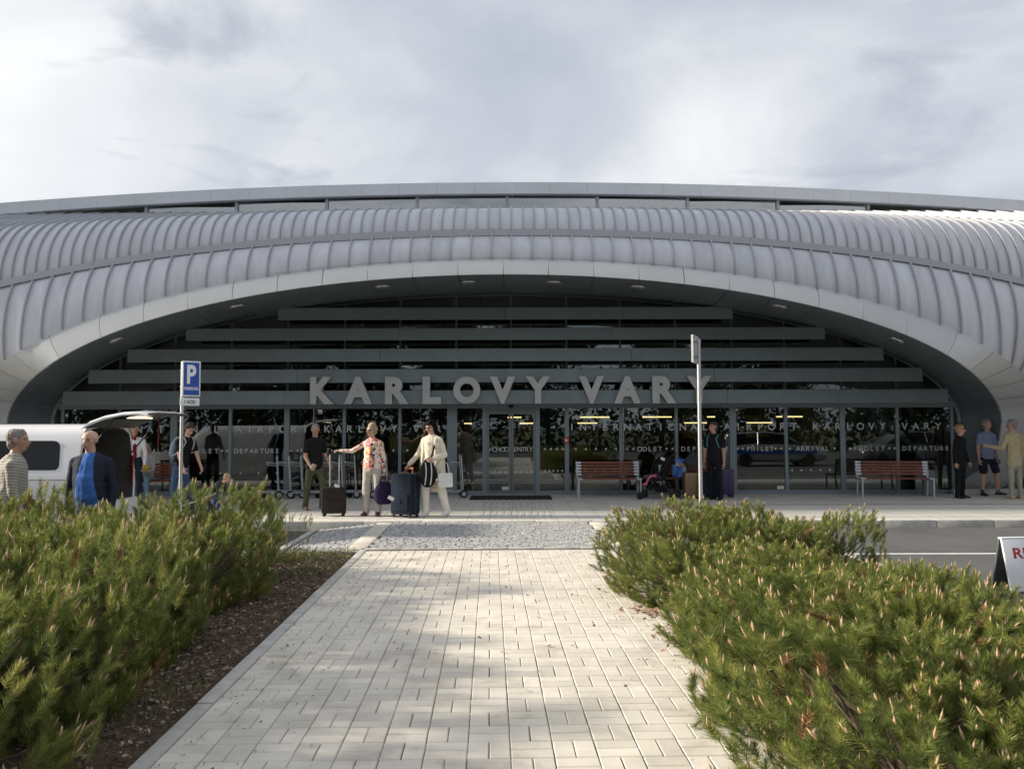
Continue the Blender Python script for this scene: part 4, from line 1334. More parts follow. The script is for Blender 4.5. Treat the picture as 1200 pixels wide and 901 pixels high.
    # legs
    for sgn, (th, sn), fy in ((1, legL, footL), (-1, legR, footR)):
        hp = p0 + lx * sgn * .088 * S * (1.04 if female else 1) - Vector((0, 0, .01 * S))
        th, sn = Vector(th).normalized(), Vector(sn).normalized()
        kn = hp + th * .425 * S; an = kn + sn * .425 * S
        joints['kL' if sgn > 0 else 'kR'] = (hp, kn, an)
        g = (1 + (fat - 1) * .6) * (1.03 if female else 1)
        if legs == 'long':
            B.cap(hp, kn, .084 * S * g * legw ** .5, .062 * S * g * legw, bot); B.cap(kn, an + sn * (-.01) * S, .062 * S * g * legw, .048 * S * legw ** 1.2, bot)
            B.cap(an - sn * .1 * S, an + sn * .018 * S, .05 * S * legw ** 1.2, .052 * S * legw ** 1.3, bot)
        else:
            B.cap(hp, kn, .078 * S * g, .054 * S * g, 'skin'); B.cap(kn, kn.lerp(an, .35), .052 * S, .056 * S, 'skin'); B.cap(kn.lerp(an, .35), an, .054 * S, .036 * S, 'skin')
            B.cap(hp, hp + th * .36 * S, .088 * S * g, .086 * S * g, bot)
            B.cap(an + Vector((0, 0, .02)), an + Vector((0, 0, .05)), .041 * S, .041 * S, 'sock')
        d = Vector((math.sin(fy), -math.cos(fy), 0))
        if abs(sn.z) < .75: d = Vector((d.x, d.y, -.25)).normalized()
        heel = an - d * .035 * S + Vector((0, 0, -.045 * S))
        toe = an + d * .15 * S * shoe_len + Vector((0, 0, -.052 * S))
        B.cap(heel, an + d * .06 * S + Vector((0, 0, -.040 * S)), (.038 * S, .034 * S), (.044 * S, .036 * S), 'shoe', Vector((0, 0, 1)).cross(d))
        B.cap(an + d * .05 * S + Vector((0, 0, -.046 * S)), toe, (.045 * S, .032 * S), (.040 * S, .022 * S), 'shoe', Vector((0, 0, 1)).cross(d))
    ctx = dict(B=B, S=S, pt=pt, HP=HP, lx=lx, fw=fw, J=joints, hs=hs, sd=sd_, p0=p0, hl=hl, hf=hf, hu=hu)
    if coat: coat(ctx)
    # drop the figure so that its lowest point stands on the ground (z = 0)
    me = B.mesh(voxel)
    n = len(me.vertices)
    P = np.empty(n * 3); me.vertices.foreach_get('co', P); P = P.reshape(-1, 3)
    lab, names = B.labels(P)
    # cloth folds
    nr = np.empty(n * 3); me.vertices.foreach_get('normal', nr); nr = nr.reshape(-1, 3)
    off = np.zeros(n)
    cl = np.isin(lab, [names.index(x) for x in names if x not in ('skin', 'lip', 'shoe', 'sock')])
    sd0 = sum(map(ord, label)) % 97
    for i in np.nonzero(cl)[0]:
        q = P[i]
        off[i] = .007 * mnoise.noise((q[0] * 10 + sd0 * .7 + q[2] * 6, q[1] * 9, q[2] * 9 - q[0] * 5)) + .0035 * mnoise.noise((q[0] * 26, q[1] * 26 + sd0, q[2] * 22))
    P2 = P + nr * off[:, None]
    zmin = P2[:, 2].min()
    if pelvis is None: P2[:, 2] -= zmin
    me.vertices.foreach_set('co', P2.ravel())
    mats = dict(mats or {})
    mats.setdefault('skin', M_SKIN); mats.setdefault('lip', M_LIP); mats.setdefault('sleeve', mats.get('top')); mats.setdefault('sock', mats.get('shoe'))
    keys = list(dict.fromkeys(list(names) + ['eye', 'brow', 'sole'] + [k for k in mats]))
    mats.setdefault('eye', M_EYE); mats.setdefault('brow', hair[1] if hair else M_EYE); mats.setdefault('sole', mats.get('shoe'))
    keys = [k for k in keys if mats.get(k) is not None]
    me.materials.clear()
    for k in keys: me.materials.append(mats[k])
    F_ = len(me.polygons)
    C = np.empty(F_ * 3); me.polygons.foreach_get('center', C); C = C.reshape(-1, 3)
    Co = C.copy()
    if pelvis is None: Co[:, 2] += zmin
    ls = np.zeros(F_, int); lv = np.zeros(F_ * 4, int)
    fl, _ = B.labels(Co)
    fl = np.array([keys.index(names[x]) for x in fl])
    # facial features
    hp_ = Co - np.array(hc)
    hx, hy, hz = hp_ @ np.array(hl) / hs, hp_ @ np.array(hf) / hs, hp_ @ np.array(hu) / hs
    sk = fl == keys.index('skin')
    eye = sk & (np.abs(np.abs(hx) - .031) < .0115) & (np.abs(hz - .012) < .005) & (hy > .05)
    brow = sk & (np.abs(np.abs(hx) - .033) < .018) & (np.abs(hz - .036) < .0042) & (hy > .05)
    fl[eye] = keys.index('eye'); fl[brow] = keys.index('brow')
    lipm = fl == keys.index('lip') if 'lip' in keys else None
    if lipm is not None: fl[lipm & ((np.abs(hz + .054) > .008) | (np.abs(hx) > .026) | (hy < .06))] = keys.index('skin')
    if 'sole' in keys and pelvis is None: fl[(fl == keys.index('shoe')) & (C[:, 2] < .018)] = keys.index('sole')
    hz_ = ((Co - np.array(p0)) @ np.array(sd_)) / S
    fl[(fl == keys.index('top')) & (hz_ < min(hem, .02) - .045)] = keys.index('bottom')
    if paint:
        for cond, k in paint(Co, ctx, fl, keys):
            fl[cond] = keys.index(k)
    me.polygons.foreach_set('material_index', fl.astype(np.int32))
    me.shade_smooth(); me.update()
    dz = -zmin if pelvis is None else 0
    root = thing(name, label, 'person', loc, rz, group)
    bo = link('body', me, root)
    if hair:
        kind, hm = hair
        Hb = Body()
        k = .012
        if kind == 'fringe':
            Hb.cap(HP(0, -.055, -.02), HP(0, -.05, .005), (.076 * hs, .058 * hs), (.078 * hs, .06 * hs), 'h', hl)
        else:
            Hb.cap(HP(0, -.040, .045), HP(0, .000, .052), (.082 * wf * hs, .088 * hs), (.077 * wf * hs, .080 * hs), 'h', hl)
            Hb.cap(HP(0, -.055, -.03), HP(0, -.045, .03), (.070 * wf * hs, .056 * hs), (.078 * wf * hs, .07 * hs), 'h', hl)
            Hb.cap(HP(-.035, .030, .098), HP(.035, .028, .10), .026 * hs, .026 * hs, 'h')
        if kind in ('bob', 'long'):
            bt = -.09 if kind == 'bob' else -.17
            for s in (-1, 1):
                Hb.cap(HP(s * .070, -.012, .05), HP(s * .074, -.02, bt), .026 * hs, .024 * hs, 'h')
                Hb.cap(HP(s * .05, -.05, .05), HP(s * .055, -.055, bt - .01), .04 * hs, .034 * hs, 'h')
            Hb.cap(HP(0, -.075, .03), HP(0, -.08, bt - .01), (.07 * hs, .035 * hs), (.06 * hs, .03 * hs), 'h', hl)
            Hb.cap(HP(-.05, .055, .088), HP(.05, .05, .088), .024 * hs, .024 * hs, 'h')
            Hb.cap(HP(-.035, .074, .062), HP(.035, .074, .062), .014 * hs, .014 * hs, 'h')
        if kind == 'bun':
            Hb.cap(HP(0, -.11, .035), HP(0, -.13, .03), .036 * hs, .032 * hs, 'h')
        if kind == 'volume':
            Hb.cap(HP(-.02, -.01, .10), HP(.02, -.02, .105), .06 * hs, .06 * hs, 'h')
            Hb.cap(HP(0, -.085, .02), HP(0, -.08, -.03), .055 * hs, .045 * hs, 'h')
            for s in (-1, 1): Hb.cap(HP(s * .07, -.015, .04), HP(s * .072, -.02, -.01), .022 * hs, .018 * hs, 'h')
        hmsh = Hb.mesh(.008)
        nn_ = len(hmsh.vertices)
        Q = np.empty(nn_ * 3); hmsh.vertices.foreach_get('co', Q); Q = Q.reshape(-1, 3)
        nq = np.empty(nn_ * 3); hmsh.vertices.foreach_get('normal', nq); nq = nq.reshape(-1, 3)
        for i in range(nn_):
            Q[i] += nq[i] * .007 * mnoise.noise((Q[i][0] * 55, Q[i][1] * 55, Q[i][2] * 22))
        if pelvis is None: Q[:, 2] -= zmin
        hmsh.vertices.foreach_set('co', Q.ravel()); hmsh.materials.clear(); hmsh.materials.append(hm); hmsh.shade_smooth(); hmsh.update()
        link('hair', hmsh, root)
    if glasses:
        g = MB()
        dv = Vector((0, 0, dz))
        for s in (-1, 1):
            M = Matrix((hl, hu, hf)).transposed().to_4x4(); M.translation = HP(s * .032, .088, .010) + dv
            q = MB().ell((0, 0, 0), (.027 * hs, .020 * hs, .007 * hs), 12, 6)
            g.add([M @ Vector(v) for v in q.v], q.f)
            g.tube([HP(s * .055, .08, .014) + dv, HP(s * .078, -.01, .016) + dv], .003 * hs, 5)
        g.tube([HP(-.012, .092, .014) + dv, HP(.012, .092, .014) + dv], .003 * hs, 5)
        g.build('glasses', mat('glasses_dark', (.015, .013, .012), .2), root, smooth=40)
    W = lambda v: root.matrix_basis_world @ v if False else (Matrix.Translation(Vector(loc)) @ Matrix.Rotation(rz, 4, 'Z')) @ (Vector(v) + Vector((0, 0, dz)))
    ctx['W'] = W; ctx['root'] = root; ctx['dz'] = dz
    return ctx
def backpack(ctx, mb_mat, strap_mat, label, size=(.15, .085, .24), name='backpack', accent=None):
    """a top-level backpack worn on the figure's back"""
    W = ctx['W']; pt, fw, lx, sd_ = ctx['pt'], ctx['fw'], ctx['lx'], ctx['sd']
    c = pt(.30) - fw * (.13 + size[1])
    M = Matrix((lx, fw, sd_)).transposed().to_4x4()
    root = thing(name, label, 'backpack', W(c - sd_ * size[2]), 0)
    R = Matrix.Rotation(ctx['root'].rotation_euler.z, 4, 'Z') @ M.to_3x3().to_4x4()
    w_, d_, h_ = size
    mb = MB().ell((0, 0, h_), (w_, d_, h_ * 1.05), 14, 10, 0)
    mb.v = [(max(-w_ * .92, min(w_ * .92, x)), max(-d_ * .9, min(d_ * .75, y)), z) for x, y, z in mb.v]
    mb.v = [tuple(R @ Vector(v)) for v in mb.v]
    mb.build('pack', mb_mat, root, smooth=50)
    pk = MB().bbox(-w_ * .62, w_ * .62, -d_ * 1.15, -d_ * .7, h_ * .25, h_ * .95, .03); pk.v = [tuple(R @ Vector(v)) for v in pk.v]
    pk.build('pocket', accent or strap_mat, root, smooth=50)
    for s in (-1, 1):
        x = s * .105
        pts = [(x, d_ * .5, h_ * 1.75), (x, d_ + .06, h_ * 2.0), (x, d_ + .18, h_ * 1.95), (x, d_ + .27, h_ * 1.55), (x * 1.25, d_ + .23, h_ * .9), (x * 1.45, d_ + .08, h_ * .4), (x, d_ * .5, h_ * .3)]
        st_ = MB().tube(pts, .016, 6); st_.v = [tuple(R @ Vector(v)) for v in st_.v]
        st_.build('strap', strap_mat, root, smooth=60)
    return root
# ------------------------------------------------------------------ the people in the picture
H_GREY = mat('hair_grey', (.24, .22, .20), .8, var=.3, vscale=30)
H_WHITE = mat('hair_white', (.55, .53, .50), .8, var=.2, vscale=30)
H_BLACK = mat('hair_black', (.006, .005, .005), .8, var=.3, vscale=30, spec=.12)
H_BROWN = mat('hair_brown', (.06, .035, .022), .7, var=.3, vscale=30)
H_BLOND = mat('hair_blond', (.36, .26, .15), .7, var=.3, vscale=30)
H_SANDY = mat('hair_sandy', (.33, .25, .17), .75, var=.35, vscale=30)
C_NAVY = cloth('navy_cloth', (.022, .028, .045)); C_BLACK = cloth('black_cloth', (.014, .014, .016)); C_BLUE = cloth('blue_tee', (.055, .15, .44))
C_WHITE = cloth('white_shirt', (.72, .72, .74)); C_JEANS = cloth('jeans', (.05, .09, .18), var=.25); C_OLIVE = cloth('olive_trousers', (.085, .088, .055), var=.2)
C_CREAM = cloth('cream_knit', (.70, .64, .51)); C_CREAM2 = cloth('cream_trousers', (.72, .69, .61)); C_GREYT = cloth('pale_grey_trousers', (.44, .41, .37))
C_TAN = cloth('tan_blazer', (.46, .39, .24)); C_KHAKI = cloth('stone_trousers', (.36, .34, .27)); C_DKNAVY = cloth('dark_navy_shorts', (.02, .026, .042))
C_GREEN = cloth('dark_green_jacket', (.05, .065, .05)); C_LGREY = cloth('pale_grey_jacket', (.46, .45, .43)); C_RED = cloth('red_scarf', (.22, .012, .025))
C_PINK = cloth('pink_shoe', (.75, .20, .33)); C_LBLUE = cloth('light_jeans', (.20, .30, .40))
S_BLACK = mat('shoe_black', (.015, .015, .016), .5); S_WHITE = mat('shoe_white', (.75, .74, .72), .5); S_MAROON = mat('shoe_maroon', (.13, .03, .045), .55)
S_BROWN = mat('shoe_brown', (.17, .11, .075), .6); S_SAND = mat('shoe_sand', (.48, .38, .24), .6); S_SOLE = mat('shoe_sole', (.45, .42, .38), .7)
def pattern_mat(name, kind):
    m = mat(name, (.5, .5, .5), .85)
    t = m.node_tree; b = t.nodes['Principled BSDF']
    co = t.nodes.new('ShaderNodeTexCoord')
    r = t.nodes.new('ShaderNodeValToRGB'); e = r.color_ramp.elements
    if kind == 'stripe':
        wv = t.nodes.new('ShaderNodeTexWave'); wv.bands_direction = 'Z'; wv.inputs['Scale'].default_value = 20; wv.inputs['Distortion'].default_value = 1.2; wv.inputs['Detail'].default_value = 1
        t.links.new(co.outputs['Object'], wv.inputs['Vector']); t.links.new(wv.outputs['Fac'], r.inputs[0])
        e[0].position = .42; e[0].color = (.085, .08, .075, 1); e[1].position = .58; e[1].color = (.52, .49, .43, 1)
    elif kind == 'polo':
        wv = t.nodes.new('ShaderNodeTexWave'); wv.bands_direction = 'Z'; wv.inputs['Scale'].default_value = 42
        t.links.new(co.outputs['Object'], wv.inputs['Vector']); t.links.new(wv.outputs['Fac'], r.inputs[0])
        e[0].position = .3; e[0].color = (.11, .15, .30, 1); e[1].position = .7; e[1].color = (.33, .37, .52, 1)
    else:
        vo = t.nodes.new('ShaderNodeTexVoronoi'); vo.inputs['Scale'].default_value = 24 if kind == 'floral' else 9
        n = t.nodes.new('ShaderNodeTexNoise'); n.inputs['Scale'].default_value = 12
        mxv = t.nodes.new('ShaderNodeMixRGB'); mxv.inputs[0].default_value = .12
        t.links.new(co.outputs['Object'], n.inputs['Vector']); t.links.new(co.outputs['Object'], mxv.inputs[1]); t.links.new(n.outputs['Color'], mxv.inputs[2])
        t.links.new(mxv.outputs[0], vo.inputs['Vector'])
        sp = t.nodes.new('ShaderNodeSeparateColor'); t.links.new(vo.outputs['Color'], sp.inputs[0])
        r.color_ramp.interpolation = 'CONSTANT'; t.links.new(sp.outputs[0], r.inputs[0])
        cols = {'floral': [(0, (.74, .68, .60)), (.40, (.62, .10, .08)), (.55, (.74, .66, .56)), (.70, (.72, .36, .10)), (.80, (.70, .25, .28)), (.92, (.05, .055, .05))],
                'bag': [(0, (.06, .16, .55)), (.45, (.11, .30, .75)), (.70, (.45, .62, .85)), (.85, (.30, .10, .25)), (.92, (.55, .35, .15))]}[kind]
        e[0].position = 0; e[0].color = (*cols[0][1], 1); e[1].position = cols[-1][0]; e[1].color = (*cols[-1][1], 1)
        for p_, c_ in cols[1:-1]:
            k = e.new(p_); k.color = (*c_, 1)
    t.links.new(r.outputs[0], b.inputs['Base Color'])
    return m
P_STRIPE = pattern_mat('striped_knit', 'stripe'); P_POLO = pattern_mat('fine_striped_polo', 'polo'); P_FLORAL = pattern_mat('floral_blouse', 'floral'); P_BAG = pattern_mat('printed_bag', 'bag')
P_SCARF = pattern_mat('patterned_scarf', 'bag')
ROAD = -.124
GP = 'people standing about in front of the terminal'
def feet(px, py, z=0.0): return gr(px, py, z)

# man in the striped jumper, cut by the frame, walking with his back half turned
def jacket_open(w0, w1, key='tee'):
    """paint the strip between the jacket fronts"""
    def f(C, c, fl, keys):
        pt, fw, lx = c['pt'], c['fw'], c['lx']
        q = C - np.array(pt(.2)); x = q @ np.array(lx); y = q @ np.array(fw); z = q @ np.array(c['sd'])
        tp = fl == keys.index('top')
        wd = w0 + (w1 - w0) * np.clip((z + .2) / .5, 0, 1)
        return [(tp & (np.abs(x - .01) < wd) & (y > .04), key)]
    return f
bald_loc = Vector((at(108, 500, 9.35).x, 9.35, ROAD))
strp_loc = Vector((at(10, 500, 8.7).x, 8.7, ROAD))
person('man in black and cream striped jumper walking past the side of the white van', strp_loc, rad(118), 1.79, fat=1.14, belly=.03, lean=(.0, -.10, 1), head_yaw=rad(-12), sleeve='long',
       armL=((.12, .12, -1), (.02, -.28, -1)), armR=((-.10, -.1, -1), (-.05, -.4, -1)), legL=((.02, -.3, -1), (.0, .1, -1)), legR=((-.02, .25, -1), (0, .3, -1)),
       mats=dict(top=P_STRIPE, sleeve=P_STRIPE, bottom=C_NAVY, shoe=S_BLACK, skin=M_SKIN2), hair=('short', H_GREY), hem=-.02, voxel=.008)
cB = person('bald man in open navy jacket over bright blue shirt, beside the van tailgate', bald_loc, rad(4), 1.76, fat=1.13, belly=.06, head_yaw=rad(-14), head_pitch=.12,
       armL=((.17, .10, -1), (.03, -.14, -1)), armR=((-.17, .04, -1), (-.04, -.14, -1)), sleeve='long', sleevew=1.04,
       mats=dict(top=C_NAVY, sleeve=C_NAVY, tee=C_BLUE, bottom=C_BLACK, shoe=S_BLACK), paint=jacket_open(.125, .06), hem=-.10, voxel=.008, gripR=.8)
# teal and clear carrier bags in his hand
def soft_bag(name, label, cat, top, w_, d_, h_, m, rz=0, handle=.12, hm=None, n=16, seed=1, sag=.8, boxy=False):
    """cloth carrier hanging from its handle point"""
    r = random.Random(seed)
    root = thing(name, label, cat, (top[0], top[1], top[2] - handle - h_), rz)
    vs = []; rows = 9
    for j in range(rows + 1):
        t = j / rows
        k = (.80 + .45 * math.sin(math.pi * min(1, t * 1.15)) ** .8) * (1 if t > .02 else .85)
        if t > .8: k *= 1 - (t - .8) * 1.4 * sag
        if boxy: k = 1.0 if 0 < j < rows else .93
        for i in range(n):
            a = 2 * math.pi * i / n
            e = 2.6 if not boxy else 5.0
            x = math.copysign(abs(math.cos(a)) ** (2 / e), math.cos(a)) * w_ / 2 * k
            y = math.copysign(abs(math.sin(a)) ** (2 / e), math.sin(a)) * d_ / 2 * k * (1.15 - .6 * t)
            wv = 1 + .10 * mnoise.noise((math.cos(a) * 2.2 + seed, math.sin(a) * 2.2, t * 3.5))
            vs.append((x * wv, y * wv, t * h_))
    fs = [(j * n + i, j * n + (i + 1) % n, (j + 1) * n + (i + 1) % n, (j + 1) * n + i) for j in range(rows) for i in range(n)] + [tuple(range(n - 1, -1, -1)), tuple(rows * n + i for i in range(n))]
    MB().add(vs, fs).build('bag', m, root, smooth=60)
    for s in (-1, 1):
        MB().tube([(-w_ * .28, s * d_ * .2, h_ * .95), (-w_ * .16, s * .008, h_ + handle * .8), (0, s * .004, h_ + handle), (w_ * .16, s * .008, h_ + handle * .8), (w_ * .28, s * d_ * .2, h_ * .95)], .008, 6).build('handle', hm or m, root, smooth=60)
    return root
C_TEAL = cloth('teal_bag', (.03, .10, .10)); C_PLAS = mat('pale_plastic_bag', (.50, .62, .58), .35, var=.3, vscale=9, bump=.01, bscale=14)
wr = cB['W'](cB['J']['R'][2]); wl = cB['W'](cB['J']['L'][2])
soft_bag('shopping_bag', 'pale green plastic shopping bag in the hand of the bald man', 'bag', wr + Vector((-.02, -.03, -.08)), .30, .16, .34, C_PLAS, .4, .10, seed=3)
soft_bag('sports_bag', 'dark teal sports bag standing at the feet of the bald man', 'bag', Vector((wr.x + .26, wr.y - .26, ROAD + .74)), .36, .24, .62, C_TEAL, .2, .12, seed=5, sag=.5)

# white-haired man with red scarf
def scarf(c):
    B, S, pt, lx, fw = c['B'], c['S'], c['pt'], c['lx'], c['fw']
    B.cap(pt(.525, .03) - lx * .05 * S, pt(.525, .03) + lx * .05 * S, .045 * S, .045 * S, 'scarf')
    B.cap(pt(.50, .10) + lx * .03 * S, pt(.10, .135) + lx * .045 * S, (.035 * S, .016 * S), (.045 * S, .016 * S), 'scarf', lx)
    B.cap(pt(.50, .10) - lx * .03 * S, pt(-.14, .13) - lx * .06 * S, (.035 * S, .016 * S), (.045 * S, .016 * S), 'scarf', lx)
person('white-haired man in white shirt with a long red scarf behind the open van', feet(156, 590), rad(10), 1.74, lean=(0, -.05, 1), coat=scarf,
       armL=((.22, -.1, -1), (.05, -.45, -1)), armR=((-.2, -.15, -1), (.3, -.6, -.6)), mats=dict(top=C_WHITE, sleeve=C_WHITE, scarf=C_RED, bottom=C_NAVY, shoe=S_BLACK), hair=('short', H_WHITE), head_yaw=.3)
# young man with pale blue backpack
cY = person('young man in black shirt and jeans bending over the folded pushchair', feet(211, 596), rad(62), 1.78, lean=(0, -.28, 1), sleeve='short', head_pitch=.55, head_yaw=.1,
       armL=((.1, -.35, -1), (.0, -.5, -1)), armR=((-.12, -.3, -1), (.0, -.45, -1)), legL=((.05, -.12, -1), (0, .1, -1)), legR=((-.07, .1, -1), (0, .12, -1)),
       mats=dict(top=C_BLACK, sleeve=C_BLACK, bottom=C_JEANS, shoe=S_BLACK), hair=('volume', H_BROWN), hem=-.05)
backpack(cY, cloth('pale_blue_pack', (.22, .31, .38)), cloth('grey_strap', (.40, .43, .44)), 'pale blue backpack on the back of the young man in jeans', (.155, .09, .23), accent=cloth('pale_blue_pack2', (.17, .25, .32)))
# child bending down beside him
person('small fair-haired child in dark green jacket crouching by the folded pushchair', feet(249, 598), rad(72), 1.05, lean=(0, -.95, .55), pelvis=(0, .05, .42), child=True, head_pitch=.5,
       armL=((.15, -.35, -1), (.0, -.3, -1)), armR=((-.15, -.3, -1), (0, -.2, -1)), legL=((.1, -.75, -.66), (.0, .45, -1)), legR=((-.1, -.7, -.7), (0, .5, -1)),
       mats=dict(top=C_GREEN, sleeve=C_GREEN, bottom=C_JEANS, shoe=S_BROWN), hair=('short', H_BLOND), hem=-.04)
# man in black shirt and olive trousers, walking
cO = person('man in black T-shirt and olive cargo trousers walking past the luggage trolleys', feet(368, 597), rad(42), 1.74, fat=1.04, lean=(0, -.02, 1), sleeve='short', head_yaw=rad(-30),
       armL=((.2, .05, -1), (.05, -.7, -.7)), armR=((-.14, -.05, -1), (.05, -.75, -.75)), legL=((.06, -.38, -1), (.0, .12, -1)), legR=((-.05, .16, -1), (-.02, .22, -1)),
       mats=dict(top=C_BLACK, sleeve=C_BLACK, bottom=C_OLIVE, shoe=S_BROWN, skin=M_SKIN2), hair=('short', H_GREY), hem=-.06, legw=1.12, gripR=.9, palmR=(.6, 0, .4))
wr = cO['W'](cO['J']['R'][2])
fo = MB().bbox(-.045, .045, -.012, .012, -.06, .06, .008).build('wallet', mat('beige_wallet', (.48, .40, .30), .7), None, wr + Vector((.075, -.055, -.02)), (0.3, .4, .7), smooth=40)
tag(fo, 'small beige wallet in the hand of the man in olive trousers', 'wallet')
# woman in floral blouse
SUIT1 = gr(394, 603)
fl_loc = feet(436, 604)
def blouse(c):
    B, S, pt, lx = c['B'], c['S'], c['pt'], c['lx']
    B.cap(pt(.02), pt(.2), (.178 * S, .128 * S), (.165 * S, .125 * S), 'top', lx)
cF = person('woman in floral blouse and pale trousers holding a brown suitcase handle', fl_loc, rad(-12), 1.70, female=True, fat=1.10, belly=.03, sleeve='long', head_yaw=rad(-32), coat=blouse,
       armR=((-.86, -.12, -.50), (-.99, -.12, .02)), armL=((.22, .05, -1), (.10, -.12, -1)), legL=((.05, 0, -1), (.0, .05, -1)), legR=((-.07, -.02, -1), (-.02, .05, -1)),
       mats=dict(top=P_FLORAL, sleeve=P_FLORAL, bottom=C_GREYT, shoe=S_MAROON), hair=('volume', H_SANDY), glasses=True, hem=-.0, legw=1.2, gripR=.9, gripL=.9, palmR=(0, 0, -1))
# woman in cream cardigan
def cardigan(c):
    B, S, pt, lx, fw = c['B'], c['S'], c['pt'], c['lx'], c['fw']
    for s in (-1, 1):
        B.cap(pt(.42, .0) + lx * s * .12 * S, pt(.05, -.02) + lx * s * .155 * S, (.07 * S, .11 * S), (.075 * S, .125 * S), 'coat', lx)
        B.cap(pt(.05, -.02) + lx * s * .155 * S, pt(-.40, -.05) + lx * s * .185 * S, (.07 * S, .125 * S), (.055 * S, .125 * S), 'coat', lx)
    B.cap(pt(.40, -.06), pt(-.40, -.13), (.15 * S, .07 * S), (.17 * S, .06 * S), 'coat', lx)
cC = person('dark-haired woman in long cream cardigan walking beside a navy suitcase', feet(506, 605), rad(-28), 1.78, female=True, fat=1.06, sleeve='long', sleevew=1.25, head_yaw=rad(-18), head_pitch=.3, coat=cardigan,
       armR=((-.42, -.2, -1), (-.55, -.45, -.75)), armL=((.42, .0, -1), (-.35, -.85, -.25)), legL=((.14, .16, -1), (.16, .22, -1)), legR=((-.05, -.14, -1), (.0, .04, -1)),
       mats=dict(top=C_CREAM, sleeve=C_CREAM, coat=C_CREAM, bottom=C_CREAM2, shoe=S_WHITE), hair=('bob', H_BLACK), glasses=True, legw=1.3, gripR=.9, gripL=.5, palmR=(0, 0, -1))
# man with backpack at the bench right of the doors
cM = person('man in black T-shirt and trousers looking aside, wearing a teal and grey backpack', feet(838, 586.5), rad(-38), 1.76, fat=1.02, sleeve='short', head_yaw=rad(-28),
       armL=((.16, .0, -1), (.05, -.1, -1)), armR=((-.16, .0, -1), (-.05, -.12, -1)), mats=dict(top=C_BLACK, sleeve=C_BLACK, bottom=C_BLACK, shoe=S_BLACK, skin=M_SKIN2), hair=('short', H_BROWN), hem=-.03)
backpack(cM, cloth('dark_teal_pack', (.03, .055, .06)), cloth('teal_strap', (.06, .24, .28)), 'dark backpack with teal straps on the man by the purple suitcase', (.14, .085, .22), accent=cloth('grey_pack', (.10, .12, .12)))
# group at the right
person('blonde woman in black uniform and sunglasses talking at the shell wall', feet(1126, 585), rad(38), 1.68, female=True, fat=1.06, sleeve='long', sleevew=1.1, head_yaw=.25, glasses=True,
       armL=((.15, -.12, -1), (.0, -.35, -1)), armR=((-.2, .1, -1), (-.05, -.12, -1)), mats=dict(top=C_BLACK, sleeve=C_BLACK, bottom=C_BLACK, shoe=S_BLACK), hair=('bun', H_BLOND), hem=-.12, legw=1.1)
def collar(c):
    B, S, pt = c['B'], c['S'], c['pt']
    B.cap(pt(.535, -.02) - c['lx'] * .03 * S, pt(.535, -.02) + c['lx'] * .03 * S, .052 * S, .052 * S, 'collar')
person('smiling grey-haired man in blue polo shirt and dark shorts', feet(1158, 582), rad(12), 1.80, fat=1.04, sleeve='short', legs='short', head_yaw=.1, coat=collar,
       armL=((.2, .0, -1), (.12, -.18, -1)), armR=((-.2, .0, -1), (-.05, -.15, -1)), legL=((.20, -.2, -1), (.10, .05, -1)), legR=((-.06, .0, -1), (-.05, .05, -1)), footL=.7, footR=-.1,
       mats=dict(top=P_POLO, sleeve=P_POLO, collar=C_DKNAVY, bottom=C_DKNAVY, shoe=S_BLACK, sock=S_BLACK), hair=('short', H_GREY), hem=-.05)
person('man in tan blazer and stone trousers seen from behind, gesturing', feet(1190, 586), rad(195), 1.80, fat=1.08, sleeve='long', sleevew=1.1, head_yaw=rad(25),
       armL=((.30, -.2, -1), (.55, -.75, .15)), armR=((-.2, 0, -1), (-.05, -.3, -1)), mats=dict(top=C_TAN, sleeve=C_TAN, bottom=C_KHAKI, shoe=S_SAND), hair=('short', H_GREY), hem=-.16, gripL=.1)
# seated woman with yellow bag (on the bench behind the van)
sw_loc = gr(165, 588); 
SEATY = 18.55
sx = at(172, 500, SEATY).x
person('seated fair-haired woman in pale jacket on the bench behind the van', (sx, SEATY, 0), rad(8), 1.64, female=True, fat=1.05, pelvis=(0, .0, .54), sleeve='long', head_yaw=.3,
       armL=((.12, -.35, -1), (-.35, -.9, -.1)), armR=((-.12, -.35, -1), (.35, -.9, -.1)), legL=((.12, -1, -.06), (.02, .02, -1)), legR=((-.12, -1, -.06), (-.02, .05, -1)),
       coat=lambda c: c['B'].cap(c['pt'](.50, .06), c['pt'](.26, .13), (.045, .02), (.06, .02), 'scarf', c['lx']),
       mats=dict(top=C_LGREY, sleeve=C_LGREY, scarf=P_SCARF, bottom=C_LBLUE, shoe=S_BROWN), hair=('long', H_BLOND), hem=-.02)
soft_bag('handbag', 'bright yellow handbag on the lap of the seated woman', 'bag', Vector((sx + .0, SEATY - .34, .98)), .34, .16, .20, cloth('yellow_bag', (.72, .55, .03)), .1, .10, seed=9)
